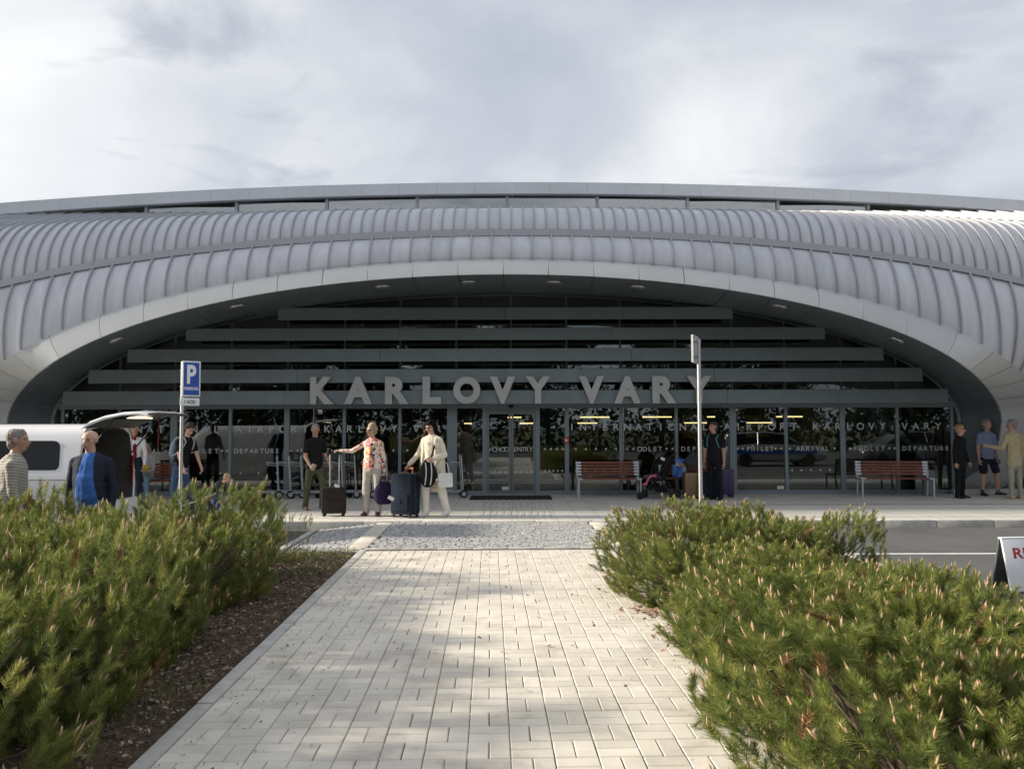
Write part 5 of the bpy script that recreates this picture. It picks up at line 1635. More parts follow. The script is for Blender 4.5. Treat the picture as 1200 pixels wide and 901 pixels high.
# ------------------------------------------------------------------ white van with raised tailgate
M_VAN = mat('van_white', (.74, .755, .77), .28, coat=.5, var=.02, vscale=2)
M_BLK = mat('black_trim', (.016, .016, .017), .55); M_LIN = mat('van_lining', (.085, .086, .09), .8, var=.2, vscale=9)
M_TYRE = mat('tyre', (.018, .018, .018), .85); M_ALU = mat('alloy', (.42, .43, .44), .35, metal=.8); M_RLAMP = mat('rear_lamp', (.14, .008, .007), .25)
M_STEEL = mat('galvanised', (.50, .51, .52), .42, metal=.7, var=.08, vscale=12); M_CHROME = mat('trolley_steel', (.46, .49, .51), .35, metal=.75)
def wheel(parent, x, y, z, r, wd, name='wheel', rim=True):
    w0 = link(name, None, parent, (x, y, z))
    MB().lathe([(r * .62, -wd/2), (r * .93, -wd/2), (r, -wd * .3), (r, wd * .3), (r * .93, wd/2), (r * .62, wd/2)], n=26, axis='y').build('tyre', M_TYRE, w0, smooth=40)
    mb = MB().lathe([(.001, -wd * .36), (r * .18, -wd * .38), (r * .6, -wd * .30), (r * .64, -wd * .44), (r * .64, wd * .4), (.001, wd * .4)], n=26, axis='y')
    for k in range(5):
        a = k * 2 * math.pi / 5
        M = Matrix.Rotation(-a, 4, 'Y')
        mb.box(-r * .07, r * .07, -wd * .46, -wd * .30, r * .12, r * .6, M=M)
    mb.build('rim', M_ALU, w0, smooth=40)
    return w0
VX, VY = -6.55, 12.25
van = thing('van', 'white passenger van with its tailgate raised, parked at the kerb', 'van', (VX, VY, ROAD))
def van_ring(x, n_in=0.0):
    top = 1.84 - .02 * max(0, -x - 2.6) if x > -3.25 else max(.92, 1.83 - (-x - 3.25) * .93)
    W2 = .935
    pr = [(.28, -.05), (.33, 0), (.75, .012), (.80, .02), (1.02, .0), (1.10, -.015), (1.5, -.10), (1.66, -.155), (1.76, -.23), (1.815, -.36), (1.835, -.6)]
    out_ = []
    for z, o_ in pr:
        zz_ = z if z < 1.05 else min(z, 1.05 + (z - 1.05) * (top - 1.05) / .79) if top > 1.06 else min(z, top - .02 + .0005 * z)
        k = 1 - .16 * max(0, (-x - 4.2) / .75) ** 2
        out_.append(((W2 + o_ - n_in) * k, zz_ - (n_in if z > 1.7 else 0) + (n_in * 1.5 if z < .4 else 0)))
    return [( -a, z) for a, z in out_] + [(a, z) for a, z in reversed(out_)]
xs = [0, -.06, -.6, -1.4, -2.2, -3.0, -3.25, -3.7, -4.1, -4.5, -4.8, -4.92]
vs = []; fs = []
R0 = len(van_ring(0))
for x in xs: vs += [(x, y + .935, z) for y, z in van_ring(x)]
for x in reversed(xs[:7]): vs += [(x if x < 0 else .001, y + .935, z) for y, z in van_ring(x, .06)]
tot = len(xs) + 7
for j in range(tot - 1):
    if j == len(xs) - 1: continue
    for i in range(R0):
        i2 = (i + 1) % R0
        fs.append((j * R0 + i, j * R0 + i2, (j + 1) * R0 + i2, (j + 1) * R0 + i))
# rear rim between outer and inner skins, nose and bulkhead
e = (tot - 1) * R0
for i in range(R0):
    i2 = (i + 1) % R0
    fs.append((i2, i, e + i, e + i2))
fs.append(tuple((len(xs) - 1) * R0 + i for i in range(R0)))
fs.append(tuple(len(xs) * R0 + i for i in range(R0 - 1, -1, -1)))
mb = MB().add(vs, fs)
mb.i = [1 if (min(f) >= len(xs) * R0) else 0 for f in mb.f]
me = mb.mesh('body', [M_VAN, M_LIN])
tmp = bpy.data.objects.new('tmp', me); COL.objects.link(tmp)
bm = bmesh.new(); bm.from_mesh(me); bmesh.ops.recalc_face_normals(bm, faces=bm.faces); bm.to_mesh(me); bm.free()
cut = MB()
for wx in (-.78, -3.95):
    cut.lathe([(.40, -.2), (.40, .26)], (wx, 0, .34), 30, 'y'); cut.lathe([(.40, 1.6), (.40, 2.1)], (wx, 0, .34), 30, 'y')
co_ = cut.build('cut', M_BLK)
md = tmp.modifiers.new('b', 'BOOLEAN'); md.operation = 'DIFFERENCE'; md.object = co_; md.solver = 'EXACT'
dg = bpy.context.evaluated_depsgraph_get()
me2 = bpy.data.meshes.new_from_object(tmp.evaluated_get(dg))
bpy.data.objects.remove(tmp); bpy.data.objects.remove(co_)
me2.shade_smooth()
try: me2.set_sharp_from_angle(angle=rad(32))
except Exception: pass
link('body', me2, van)
for wx in (-.78, -3.95):
    for wy in (.13, 1.74):
        w0 = wheel(van, wx, wy, .33, .33, .22)
        if wy > 1: w0.rotation_euler = (0, 0, math.pi)
    MB().lathe([(.40, .03), (.44, .005), (.44, .03), (.40, .10)], (wx, 0, .34), 30, 'y').build('arch_liner', M_BLK, van, smooth=50)
    MB().lathe([(.43, .27), (.43, 1.6)], (wx, 0, .34), 24, 'y').build('wheel_well', M_BLK, van)
def side_glass(x0, x1, name='side_window'):
    z0, z1 = 1.14, 1.58
    def yo(z): return .935 - (.935 - .015 - (z - 1.10) * .2125) - .006
    pts = []
    for cx, cz_, a0 in ((x1 - .09, z0 + .07, -90), (x1 - .16, z1 - .12, 0), (x0 + .07, z1 - .07, 90), (x0 + .07, z0 + .07, 180)):
        r_ = .07 if a0 != 0 else .12
        for k in range(5):
            t = rad(a0 + k * 22.5); pts.append((cx + math.cos(t) * r_, cz_ + math.sin(t) * r_))
    n = len(pts)
    v = [(x, yo(z), z) for x, z in pts] + [(x, yo(z) + .02, z) for x, z in pts]
    MB().add(v, [tuple(range(n)), tuple(range(2 * n - 1, n - 1, -1))] + [(i, i + n, (i + 1) % n + n, (i + 1) % n) for i in range(n)]).build(name, mat('privacy_glass', (.006, .0065, .0075), .12, spec=.3), van, smooth=30)
side_glass(-1.62, -.27); side_glass(-2.85, -1.74); 
MB().box(-3.0, -.1, -.006, -.001, .985, 1.0).build('rubbing_strip', mat('panel_gap', (.30, .31, .32), .5), van)
MB().box(-1.69, -1.68, -.004, .0, .36, 1.0).build('panel_gap', M_BLK, van)
MB().bbox(-.02, .10, .06, 1.81, .28, .60, .03).build('bumper', M_VAN, van, smooth=40)
MB().box(.0, .02, .10, 1.77, .601, .62).build('load_lip', M_BLK, van)
for y in (.075, 1.72):
    MB().bbox(-.01, .03, y, y + .06, .85, 1.30, .012).build('tail_lamp', M_RLAMP, van, smooth=40)
MB().box(-2.4, -.03, .10, 1.77, .50, .56).build('load_floor', M_LIN, van)
for y in (.2, .72, 1.24):
    MB().bbox(-1.35, -1.18, y, y + .46, .56, 1.22, .05).bbox(-1.33, -1.2, y + .12, y + .34, 1.24, 1.45, .04).build('seat', M_LIN, van, smooth=40)
pr = [(-.02, 1.80), (.10, 1.89), (.33, 1.975), (.62, 2.03), (.86, 2.04), (.99, 2.01)]
pi_ = [(.98, 1.975), (.85, 1.985), (.60, 1.972), (.33, 1.91), (.12, 1.825), (.0, 1.77)]
tg_ = MB(); secs = []
for k, y in enumerate((.10, .16, .5, .935, 1.37, 1.71, 1.77)):
    dz_ = -.05 if k in (0, 6) else -.015 if k in (1, 5) else .0
    secs.append([(x, y, z + dz_) for x, z in pr] + [(x, y, z + dz_ * .3) for x, z in pi_])
n = 12
v = [p for s_ in secs for p in s_]
f = [(j * n + i, j * n + (i + 1) % n, (j + 1) * n + (i + 1) % n, (j + 1) * n + i) for j in range(6) for i in range(n)] + [tuple(range(n)), tuple(6 * n + i for i in range(n - 1, -1, -1))]
tg_.add(v, f)
tg_.i = [1 if (i % n) >= 5 and (i % n) <= 10 and i < 6 * n else 0 for i in range(len(f))]
th = tg_.build('tailgate', [M_VAN, M_LIN], van, smooth=35)
MB().box(.40, .60, .7, 1.17, 1.925, 1.94).build('tailgate_lamp', mat('warm_lamp', (.9, .8, .55), .5, emit=((1, .85, .55), 2.5)), th)
MB().box(.25, .85, .35, .62, 1.905, 1.918).build('grip_trim', M_BLK, th)
for y in (.17, 1.70):
    MB().tube([(.02, y, 1.35), (.24, y, 1.62)], .012, 8).tube([(.22, y, 1.60), (.48, y, 1.945)], .007, 8).build('gas_strut', M_BLK, van)
MB().tube([(.55, 1.55, 1.96), (.54, 1.54, 1.45)], .01, 6).build('pull_strap', mat('strap_red', (.20, .02, .03), .8), th)

# ------------------------------------------------------------------ luggage
def suitcase(label, loc, rz, w_, d_, h_, m, hh=0, trim=M_BLK, ribs=0, grip=None, name='suitcase'):
    root = thing(name, label, 'suitcase', loc, rz)
    MB().bbox(-w_/2, w_/2, -d_/2, d_/2, .055, h_, min(.05, d_ * .2)).build('shell', m, root, smooth=40)
    MB().bbox(-w_/2 - .004, w_/2 + .004, -.012, .012, .052, h_ + .003, .008).build('zip_band', trim, root, smooth=40)
    for k in range(ribs):
        x = -w_/2 + w_ * (k + 1) / (ribs + 1)
        MB().bbox(x - .012, x + .012, -d_/2 - .008, -d_/2 + .01, .10, h_ - .05, .006).build('rib', m, root, smooth=40)
    if not ribs:
        MB().bbox(-w_ * .38, w_ * .38, -d_/2 - .018, -d_/2 + .01, .12, h_ * .55, .012).build('front_pocket', m, root, smooth=40)
    for sx in (-1, 1):
        for sy in (-1, 1):
            MB().lathe([(.012, -.014), (.03, -.014), (.03, .014), (.012, .014)], (sx * (w_/2 - .05), sy * (d_/2 - .045), .03), 14, 'y').build('wheel', M_TYRE, root, smooth=40)
            MB().box(sx * (w_/2 - .05) - .02, sx * (w_/2 - .05) + .02, sy * (d_/2 - .045) - .022, sy * (d_/2 - .045) - .0155, .03, .056).build('wheel_fork', trim, root)
    MB().tube([(-.07, 0, h_ - .005), (-.06, 0, h_ + .025), (.06, 0, h_ + .025), (.07, 0, h_ - .005)], .010, 6).build('carry_handle', trim, root, smooth=50)
    if hh > h_:
        hw = min(.085, w_ * .3); yb = d_/2 - .05
        for s in (-1, 1):
            MB().tube([(s * hw, yb, h_ - .02), (s * hw, yb, hh - .02)], .011, 8).build('handle_tube', grip[0] if grip else M_STEEL, root, smooth=50)
        MB().bbox(-hw - .02, hw + .02, yb - .014, yb + .014, hh - .025, hh + .008, .008).build('handle_grip', grip[1] if grip else M_BLK, root, smooth=40)
    return root
def bag_tag(loc, label, m, s=.05):
    o = MB().bbox(-s, s, -.004, .004, -s * .6, s * .6, .003).build('luggage_tag', m, None, loc, (.1, .5, .2)); tag(o, label, 'luggage tag')
M_BRN = cloth('brown_case', (.032, .026, .023)); M_NVY = cloth('navy_case', (.011, .017, .032)); M_GOLD = mat('gold_case', (.23, .155, .085), .4, metal=.4, var=.1, vscale=6)
M_PUR = mat('purple_case', (.05, .025, .095), .4, var=.1, vscale=6); M_GRY = cloth('charcoal_duffel', (.05, .05, .055)); M_ORG = mat('orange_handle', (.55, .17, .07), .5)
wF = cF['W'](cF['J']['R'][2]); hF = wF + Vector((-.085, -.02, -.045))
suitcase('dark brown cabin suitcase with raised handle, held by the woman in the floral blouse', (hF.x, hF.y - .06, 0), rad(6), .44, .22, .54, M_BRN, hF.z, ribs=0)
bag_tag((hF.x + .07, hF.y - .14, .56), 'white paper tag on the handle of the brown suitcase', S_WHITE)
wC = cC['W'](cC['J']['R'][2]); hC = wC + Vector((-.05, -.06, -.06))
suitcase('large navy suitcase with orange handle, beside the woman in the cream cardigan', (hC.x, hC.y - .07, 0), rad(-32), .48, .30, .80, M_NVY, hC.z, grip=(M_ORG, M_ORG))
bag_tag((hC.x - .24, hC.y - .23, .36), 'white label hanging on the side of the navy suitcase', S_WHITE, .055)
wl = cF['W'](cF['J']['L'][2])
soft_bag('tote_bag', 'dark purple tote bag in the hand of the woman in the floral blouse', 'bag', wl + Vector((.0, -.03, -.09)), .30, .18, .42, cloth('purple_tote', (.02, .015, .045), var=.4, vscale=9), .3, .10, seed=11)
# shoulder bag and handbag of the woman in cream
W = cC['W']; pt_ = cC['pt']; fw_ = cC['fw']; lx_ = cC['lx']
hip = W(pt_(-.12, .20) + lx_ * .04)
sb = thing('shoulder_bag', 'black shoulder bag with white stripes across the woman in cream', 'bag', hip + Vector((0, 0, -.27)))
q = MB().ell((0, 0, .25), (.17, .08, .27), 16, 12); q.v = [(x * (1.05 - .45 * max(0, z - .2) / .32), y, z) for x, y, z in q.v]
q.build('bag', C_BLACK, sb, smooth=60)
for s in (-1, 1):
    pts = [(s * .05 + .03 * math.sin(t * 3), -.085 * math.sin(math.pi * min(1, max(.06, t))) ** .5 - .004, .03 + .44 * t) for t in [i / 10 for i in range(11)]]
    MB().tube(pts, .010, 6).build('stripe', S_WHITE, sb, smooth=60)
MB().tube([(.05, .0, .48), (.10, .02, .66), (.14, .1, .86)], .016, 6).build('strap', C_BLACK, sb, smooth=60)
wl2 = W(pt_(-.05, .02) + lx_ * .27)
soft_bag('handbag', 'white handbag hanging at the hip of the woman in cream', 'bag', wl2 + Vector((.03, -.06, .10)), .27, .13, .25, cloth('white_bag', (.68, .68, .66)), .2, .20, seed=13, boxy=True)
SB = 19.0
def lug(px, py): p = gr(px, py); return p
p = lug(811, 585); suitcase('gold ribbed suitcase standing in front of the bench beside the sign pole', (p.x, p.y, 0), rad(4), .40, .25, .60, M_GOLD, 0, ribs=3)
d1 = soft_bag('duffel_bag', 'charcoal duffel bag lying on top of the gold suitcase', 'bag', Vector((p.x + .02, p.y, .63 + .30 + .16)), .34, .24, .27, M_GRY, .1, .10, seed=15)
p = lug(829, 585.5); suitcase('dark blue suitcase beside the legs of the man with the teal backpack', (p.x, p.y, 0), rad(-6), .42, .26, .60, M_NVY)
p = lug(849, 583); suitcase('purple suitcase behind the man with the teal backpack', (p.x, p.y, 0), rad(10), .40, .26, .66, M_PUR, ribs=2)

# ------------------------------------------------------------------ benches
M_WOOD = mat('bench_wood', (.20, .062, .035), .55, var=.3, vscale=7, stretch=(1, 8, 8), objvar=.12); M_BST = mat('bench_steel', (.50, .52, .54), .4, metal=.5)
def make_bench(label, loc, rz, Wd=1.50):
    root = thing('bench', label, 'bench', loc, rz, 'slatted benches along the glass front')
    for s in (-1, 1):
        x = s * (Wd/2 - .04)
        MB().tube([(x, -.25, 0), (x, -.25, .42), (x, -.05, .40)], .022, 8).build('leg', M_BST, root, smooth=50)
        MB().tube([(x, .22, 0), (x, .16, .40), (x, .24, .80)], .022, 8).build('leg', M_BST, root, smooth=50)
        MB().tube([(x, -.25, .42), (x, .16, .40)], .018, 8).build('side_rail', M_BST, root, smooth=50)
    for k in range(4):
        y = -.24 + k * .105
        MB().bbox(-Wd/2 + .13, Wd/2 - .13, y, y + .085, .425, .455, .006).build('slat', M_WOOD, root, smooth=40)
        for s in (-1, 1): MB().bbox(s * (Wd/2 - .065) - .063, s * (Wd/2 - .065) + .063, y, y + .085, .424, .454, .004).build('slat_end', M_BST, root, smooth=40)
    for k in range(5):
        z = .50 + k * .068; y = .165 + (z - .40) * .2
        M = Matrix.Translation((0, y, z)) @ Matrix.Rotation(rad(-11), 4, 'X')
        MB().bbox(-Wd/2 + .13, Wd/2 - .13, -.015, .015, 0, .050, .005, M=M).build('slat', M_WOOD, root, smooth=40)
        for s in (-1, 1): MB().bbox(s * (Wd/2 - .065) - .063, s * (Wd/2 - .065) + .063, -.0145, .0145, 0.0005, .0495, .004, M=M).build('slat_end', M_BST, root, smooth=40)
    return root
def bx_(px, y=SB): return (px - 600) * y / 950
make_bench('empty bench with red-brown slats just right of the entrance doors', (bx_(712.5), SB, 0), 0, 1.50)
make_bench('bench behind the pushchair, with a blue bag on its seat', (bx_(812), 19.2, 0), 0, 1.50)
make_bench('empty bench at the end of the glass front near the blonde woman in uniform', (bx_(1046, 18.9), 18.9, 0), rad(-9), 1.62)
make_bench('bench behind the van with the seated woman on it', (sx + .1, SEATY + .08, 0), 0, 1.50)
pb = (bx_(795, 18.95))
o = soft_bag('drawstring_bag', 'bright blue printed bag standing on the bench beside the sign pole', 'bag', Vector((pb, 18.98, .46 + .46)), .30, .13, .42, P_BAG, .05, .03, hm=C_BLUE, seed=21, sag=.2, boxy=True)

# ------------------------------------------------------------------ luggage trolleys
tro = thing('luggage_trolley', 'steel luggage trolley in the nested row by the glass front', 'trolley', (0, 0, 0), 0, 'luggage trolleys by the glass front')
for s in (-1, 1):
    MB().tube([(.02, s * .25, .10), (.0, s * .25, .5), (-.03, s * .23, 1.0)], .016, 8).build('upright', M_CHROME, tro, smooth=50)
    MB().tube([(.02, s * .25, .14), (-.5, s * .18, .16), (-.92, s * .08, .13)], .016, 8).build('base_rail', M_CHROME, tro, smooth=50)
    w0 = MB().lathe([(.03, -.02), (.09, -.02), (.095, 0), (.09, .02), (.03, .02)], (.03, s * .29, .095), 18, 'y').build('wheel', M_TYRE, tro, smooth=40)
    MB().lathe([(.001, -.022), (.05, -.022), (.05, .022), (.001, .022)], (.03, s * .29, .095), 14, 'y').build('hub', M_CHROME, w0, smooth=40)
w0 = MB().lathe([(.02, -.02), (.06, -.02), (.06, .02), (.02, .02)], (-.86, 0, .06), 16, 'y').build('wheel', M_TYRE, tro, smooth=40)
MB().tube([(-.86, 0, .06), (-.88, 0, .13)], .012, 6).build('fork', M_CHROME, tro)
MB().tube([(-.03, -.27, 1.0), (-.03, .27, 1.0)], .02, 10).build('handle', mat('trolley_grip', (.10, .14, .17), .5), tro, smooth=50)
MB().tube([(-.02, -.24, .72), (-.02, .24, .72)], .012, 6).build('cross_bar', M_CHROME, tro)
for k in range(4):
    x = -.15 - k * .2; y = .23 - k * .045
    MB().tube([(x, -y, .155), (x, y, .155)], .010, 6).build('base_bar', M_CHROME, tro)
bk = MB().tube([(-.02, -.24, .80), (-.26, -.22, .84), (-.26, .22, .84), (-.02, .24, .80)], .009, 6)
for k in range(5): bk.tube([(-.02, -.18 + k * .09, .74), (-.25, -.18 + k * .09, .78), (-.26, -.18 + k * .09, .84)], .005, 5)
bk.build('basket', M_CHROME, tro)
MB().box(-.022, -.012, -.2, .2, .42, .52).build('plate', mat('trolley_plate', (.30, .33, .36), .5), tro)
pos = [(327, 19.1, .25), (341, 19.15, .22), (355, 19.2, .2), (388, 19.1, .2), (402, 19.15, .18), (417, 19.2, .2), (437, 19.15, .15), (454, 19.2, .12)]
for i, (px, y, a) in enumerate(pos):
    t_ = tro if i == 0 else copy_tree(tro)
    t_.location = (bx_(px, y), y, 0); t_.rotation_euler = (0, 0, a)
t_ = copy_tree(tro, None, 'single luggage trolley standing apart beside the wide column of the entrance doors')
t_.location = (bx_(541, 19.2), 19.2, 0); t_.rotation_euler = (0, 0, .15)

# ------------------------------------------------------------------ pushchair with a child's pink shoes
ps = gr(772, 585)
pc = thing('pushchair', 'black pushchair with its hood down in front of the bench', 'pushchair', (ps.x, ps.y, 0), rad(-20))
for s in (-1, 1):
    MB().tube([(-.36, s * .2, .10), (-.05, s * .22, .42), (.30, s * .24, .95), (.36, s * .24, 1.02)], .014, 8).build('frame_tube', M_BLK, pc, smooth=50)
    MB().tube([(.34, s * .24, .10), (.05, s * .23, .50), (-.02, s * .23, .62)], .014, 8).build('frame_tube', M_BLK, pc, smooth=50)
    for x, r_ in ((-.38, .085), (.36, .10)):
        for o_ in (-.022, .022):
            MB().lathe([(.02, -.012), (r_, -.012), (r_, .012), (.02, .012)], (x, s * .22 + o_, r_), 18, 'y').build('wheel', M_TYRE, pc, smooth=40)
MB().tube([(.36, -.24, 1.02), (.36, .24, 1.02)], .016, 8).build('handle', M_BLK, pc, smooth=50)
st_ = MB().prism([(-.18, .40), (.14, .42), (.30, .88), (.24, .92), (.08, .50), (-.18, .47)], -.20, .20, 'y'); st_.build('seat', C_BLACK, pc)
hq = MB().ell((.16, 0, .80), (.24, .22, .20), 14, 8); hq.v = [(x, y, max(z, .78)) for x, y, z in hq.v]; hq.build('hood', C_BLACK, pc, smooth=50)
MB().bbox(-.05, .22, -.18, .18, .16, .30, .03).build('basket', C_BLACK, pc, smooth=40)
bag_tag((ps.x + .05, ps.y - .26, .92), 'white airline tag tied to the hood of the black pushchair', S_WHITE, .05)
person('toddler in dark clothes and pink shoes sitting in the black pushchair', (ps.x + .02, ps.y, 0), rad(-110), .85, pelvis=(0, .02, .52), child=True, lean=(0, .35, 1), head_pitch=.1,
       armL=((.15, -.35, -1), (-.2, -.8, -.4)), armR=((-.15, -.35, -1), (.2, -.8, -.4)), legL=((.15, -1, .02), (.10, -.55, -.8)), legR=((-.15, -1, .02), (-.1, -.6, -.75)),
       mats=dict(top=C_DKNAVY, sleeve=C_DKNAVY, bottom=C_PINK, shoe=C_PINK), hair=('short', H_BROWN), hem=0.0)
# folded pushchair and bags in a heap in front of the young man
fp = gr(224, 601)
fc = thing('folded_pushchair', 'folded dark blue pushchair lying on the pavement before the young man', 'pushchair', (fp.x, fp.y, 0), rad(15))
q = MB().ell((0, 0, .16), (.36, .20, .15), 16, 10); q.v = [(x * (1 + .12 * mnoise.noise((x * 6, y * 6, z * 6))), y * (1 + .2 * mnoise.noise((x * 5, y * 5, 3))), max(.01, z * (1 + .35 * mnoise.noise((x * 5, y * 5, 9))))) for x, y, z in q.v]
q.build('fabric', cloth('dark_blue_fabric', (.02, .026, .05), var=.5, vscale=8), fc, smooth=60)
for s in (-1, 1):
    MB().tube([(-.45, s * .17, .07), (0, s * .19, .22), (.38, s * .17, .34), (.45, s * .15, .40)], .014, 8).build('frame_tube', M_STEEL, fc, smooth=50)
    for x in (-.45, .34):
        MB().lathe([(.02, -.015), (.08, -.015), (.08, .015), (.02, .015)], (x, s * .21, .08), 16, 'y').build('wheel', M_TYRE, fc, smooth=40)
MB().tube([(.45, -.15, .40), (.47, 0, .42), (.45, .15, .40)], .016, 8).build('handle', M_BLK, fc, smooth=50)

# ------------------------------------------------------------------ signs
M_SGB = mat('sign_blue', (.018, .075, .36), .35); M_SGW = mat('sign_white', (.74, .76, .78), .4)
SY = 14.85
pp = thing('parking_sign', 'blue parking sign on a galvanised pole at the kerb beside the young man', 'sign', (at(213, 500, SY).x, SY, 0), rad(34))
MB().tube([(0, 0, 0), (.0, 0, 2.86)], .032, 12).build('pole', M_STEEL, pp, smooth=50)
pl = MB().bbox(-.02, .30, -.065, -.04, 2.22, 2.87, .01).build('plate', M_SGW, pp, smooth=40)
MB().box(.004, .276, -.069, -.0655, 2.245, 2.845).build('blue_field', M_SGB, pl)
me = fit_text(text_mesh('P', 1, .0015, .035), .06, .22, 2.45, 2.80, -.0695); me.materials.append(M_SGW); link('letter', me, pl)
me = fit_text(text_mesh('PARKING', 1, .001, .02), .02, .26, 2.335, 2.395, -.0695); me.materials.append(M_SGW); link('lettering', me, pl)['kind'] = 'stuff'
p2 = MB().bbox(-.05, .29, -.060, -.040, 2.05, 2.19, .008).build('small_plate', M_SGW, pp, smooth=40)
me = fit_text(text_mesh('1 HOD', 1, .001, .02), .02, .22, 2.085, 2.155, -.0605); me.materials.append(M_BLK); link('lettering', me, p2)['kind'] = 'stuff'
for z in (2.12, 2.4, 2.7): MB().lathe([(.034, -.015), (.040, -.015), (.040, .015), (.034, .015)], (0, 0, z), 12).box(-.02, .02, -.040, -.032, z - .015, z + .015).build('clamp', M_STEEL, pp)
bp_ = thing('traffic_sign', 'galvanised pole with a road sign turned away, beside the right hedge', 'sign', (at(820, 500, 14.85).x, 14.85, 0), rad(-114))
MB().tube([(0, 0, 0), (0, 0, at(820, 398, 14.85).z)], .036, 12).build('pole', M_STEEL, bp_, smooth=50)
zt = at(820, 394, 14.85).z; z0 = at(820, 426, 14.85).z
bpl = MB().bbox(-.25, .25, -.085, -.07, z0, zt, .006).build('plate', mat('sign_back', (.62, .63, .64), .5), bp_, smooth=40)
for a, b_, c_, d_ in ((-.25, .25, z0, z0 + .02), (-.25, .25, zt - .02, zt), (-.25, -.23, z0 + .021, zt - .021), (.23, .25, z0 + .021, zt - .021)):
    MB().box(a, b_, -.0695, -.05, c_, d_).build('rim', MATS['sign_back'], bpl)
for z in (z0 + .12, zt - .1):
    MB().lathe([(.037, -.015), (.044, -.015), (.044, .015), (.037, .015)], (0, 0, z), 12).build('clamp', M_STEEL, bp_)
    MB().box(-.2, .2, -.0695, -.045, z - .012, z + .012).build('channel', M_STEEL, bpl)
# folding board on the car park
ab = thing('notice_board', 'white folding A-board with red lettering standing on the asphalt', 'notice board', (gr(1172, 694, ROAD).x + .37, gr(1172, 694, ROAD).y + .05, ROAD), rad(7))
for s in (-1, 1):
    M = Matrix.Translation((0, -s * .0, .56)) @ Matrix.Rotation(rad(s * 13), 4, 'X')
    # s=1 swings towards the camera
    pnl = MB().bbox(-.36, .36, -.012, .012, -.555, 0, .006, M=Matrix.Translation((0, -s * .015, .56)) @ Matrix.Rotation(rad(-s * 13), 4, 'X')).build('panel', M_SGW if s > 0 else mat('board_grey', (.06, .07, .075), .6), ab, smooth=40)
    if s > 0:
        me = fit_text(text_mesh('RES', 1, .001, .02), -.255, .04, -.215, -.10, -.0135)
        for v_ in me.vertices: v_.co = (Matrix.Translation((0, -.015, .56)) @ Matrix.Rotation(rad(-13), 4, 'X')) @ v_.co
        me.materials.append(mat('board_red', (.42, .02, .035), .5)); link('lettering', me, pnl)['kind'] = 'stuff'
        for x in (-.34, .34):
            MB().bbox(x - .018, x + .018, -.03, .012, -.56, -.53, .005, M=Matrix.Translation((0, -.015, .56)) @ Matrix.Rotation(rad(-13), 4, 'X')).build('foot', M_SGW, ab)
MB().bbox(-.362, .362, -.03, .03, .552, .572, .008).build('hinge_cap', M_SGW, ab, smooth=40)
# entrance mat and litter bin
dm = MB().bbox(bx_(551, 18.9), bx_(646, 18.9), 18.45, 19.55, 0.0, .014, .004).build('door_mat', mat('rubber_mat', (.02, .021, .022), .9, bump=.004, bscale=90)); tag(dm, 'long black rubber mat in front of the entrance doors', 'mat')
lb = thing('litter_bin', 'dark cylindrical litter bin at the far end of the bench by the shell', 'bin', (bx_(1086, 19.35), 19.35, 0))
MB().lathe([(.13, 0), (.15, .02), (.16, .58), (.165, .6), (.15, .61)], n=20).build('bin', M_DARKM, lb, smooth=40)
MB().lathe([(.15, .612), (.165, .63), (.10, .70), (.001, .71)], n=20).build('lid', M_BLK, lb, smooth=40)
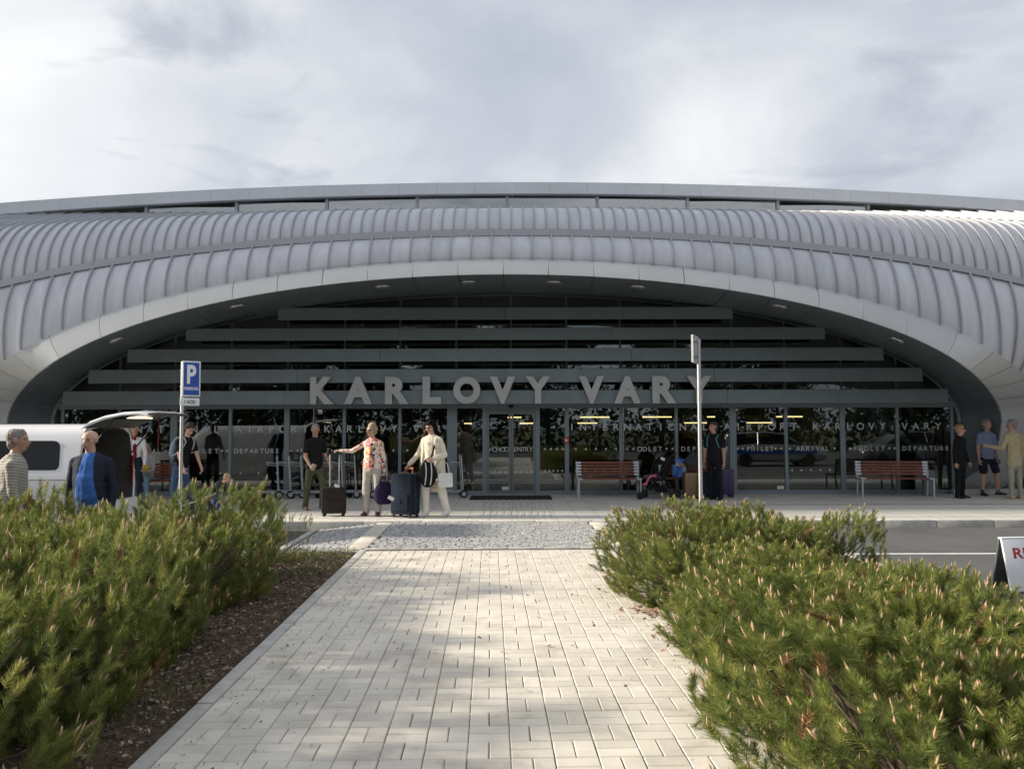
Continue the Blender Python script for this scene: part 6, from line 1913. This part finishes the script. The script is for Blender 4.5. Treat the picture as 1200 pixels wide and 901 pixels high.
# ------------------------------------------------------------------ parked cars on the car park (seen as reflections in the glass)
def car(label, loc, rz, m, police=False):
    root = thing('parked_car', label, 'car', loc, rz, 'cars parked facing the terminal')
    st = [(-2.2, .50, .78, .60), (-2.15, .30, .85, .72), (-1.9, .22, .92, .82), (-1.0, .20, .98, .88), (0, .20, .98, .90), (1.2, .20, .96, .89), (1.9, .22, .86, .84), (2.2, .28, .74, .74), (2.28, .42, .66, .62)]
    v = []; n = 10
    for x, zb_, zt, hw_ in st:
        v += [(x, y * hw_, z) for y, z in ((-.85, zb_), (-1, zb_ + .12), (-1.02, (zb_ + zt)/2), (-.97, zt - .06), (-.85, zt), (.85, zt), (.97, zt - .06), (1.02, (zb_ + zt)/2), (1, zb_ + .12), (.85, zb_))]
    f = [(j * n + i, j * n + (i + 1) % n, (j + 1) * n + (i + 1) % n, (j + 1) * n + i) for j in range(len(st) - 1) for i in range(n)] + [tuple(range(n - 1, -1, -1)), tuple((len(st) - 1) * n + i for i in range(n))]
    bo = MB().add(v, f).build('body', m, root, smooth=40)
    cab = [(-2.05, .93, .70), (-1.75, 1.42, .60), (-.4, 1.50, .62), (.35, 1.44, .60), (1.15, .97, .72)]
    v = []
    for x, z, hw_ in cab: v += [(x, -hw_ - (.12 if z < 1.1 else 0), .92 if z < 1 else .95), (x, -hw_, z), (x, hw_, z), (x, hw_ + (.12 if z < 1.1 else 0), .92 if z < 1 else .95)]
    f = [(j * 4 + i, j * 4 + i + 1, j * 4 + 5 + i, j * 4 + 4 + i) for j in range(4) for i in range(3)]
    MB().add(v, f).build('cabin_glass', mat('privacy_glass', (.012, .013, .015), .08), root, smooth=30)
    rf = []
    for x, z, hw_ in cab[1:4]: rf += [(x, -hw_ - .01, z - .04), (x, -hw_ * .8, z + .03), (x, hw_ * .8, z + .03), (x, hw_ + .01, z - .04)]
    MB().add(rf, [(j * 4 + i, j * 4 + i + 1, j * 4 + 5 + i, j * 4 + 4 + i) for j in range(2) for i in range(3)]).build('roof', m, root, smooth=30)
    for s in (-1, 1):
        for (a, b_) in (((-2.02, .95), (-1.75, 1.41)), ((-.75, .95), (-.72, 1.47)), ((.35, 1.43), (1.15, .96))):
            MB().tube([(a[0], s * .80, a[1]), (b_[0], s * .625, b_[1])], .035, 6).build('pillar', m, root)
        for x in (-1.35, 1.40): 
            w0 = wheel(root, x, s * .80, .31, .31, .19)
            if s > 0: w0.rotation_euler = (0, 0, math.pi)
        MB().bbox(1.95, 2.24, s * .52 - .14, s * .52 + .14, .60, .74, .03).build('headlight', mat('headlight', (.7, .72, .74), .15), root, smooth=40)
        MB().bbox(-2.22, -2.12, s * .56 - .1, s * .56 + .1, .66, .84, .02).build('tail_lamp', M_RLAMP, root, smooth=40)
        if police:
            MB().box(-1.85, 1.75, s * .922 - .006, s * .922 + .006, .56, .74).build('stripe', M_SGB, root)
            MB().box(-1.0, .6, s * .930 - .004, s * .930 + .004, .74, .82).build('stripe', mat('reflex_yellow', (.55, .60, .05), .4), root)
    return root
car('silver patrol estate car with blue side stripe on the car park', (11.6, 3.2, ROAD), rad(2), mat('silver_paint', (.42, .43, .45), .3, metal=.6, coat=.4), True)
car('dark grey hatchback parked beyond the patrol car', (18.0, 2.2, ROAD), rad(176), mat('grey_paint', (.13, .135, .14), .3, metal=.5, coat=.4))
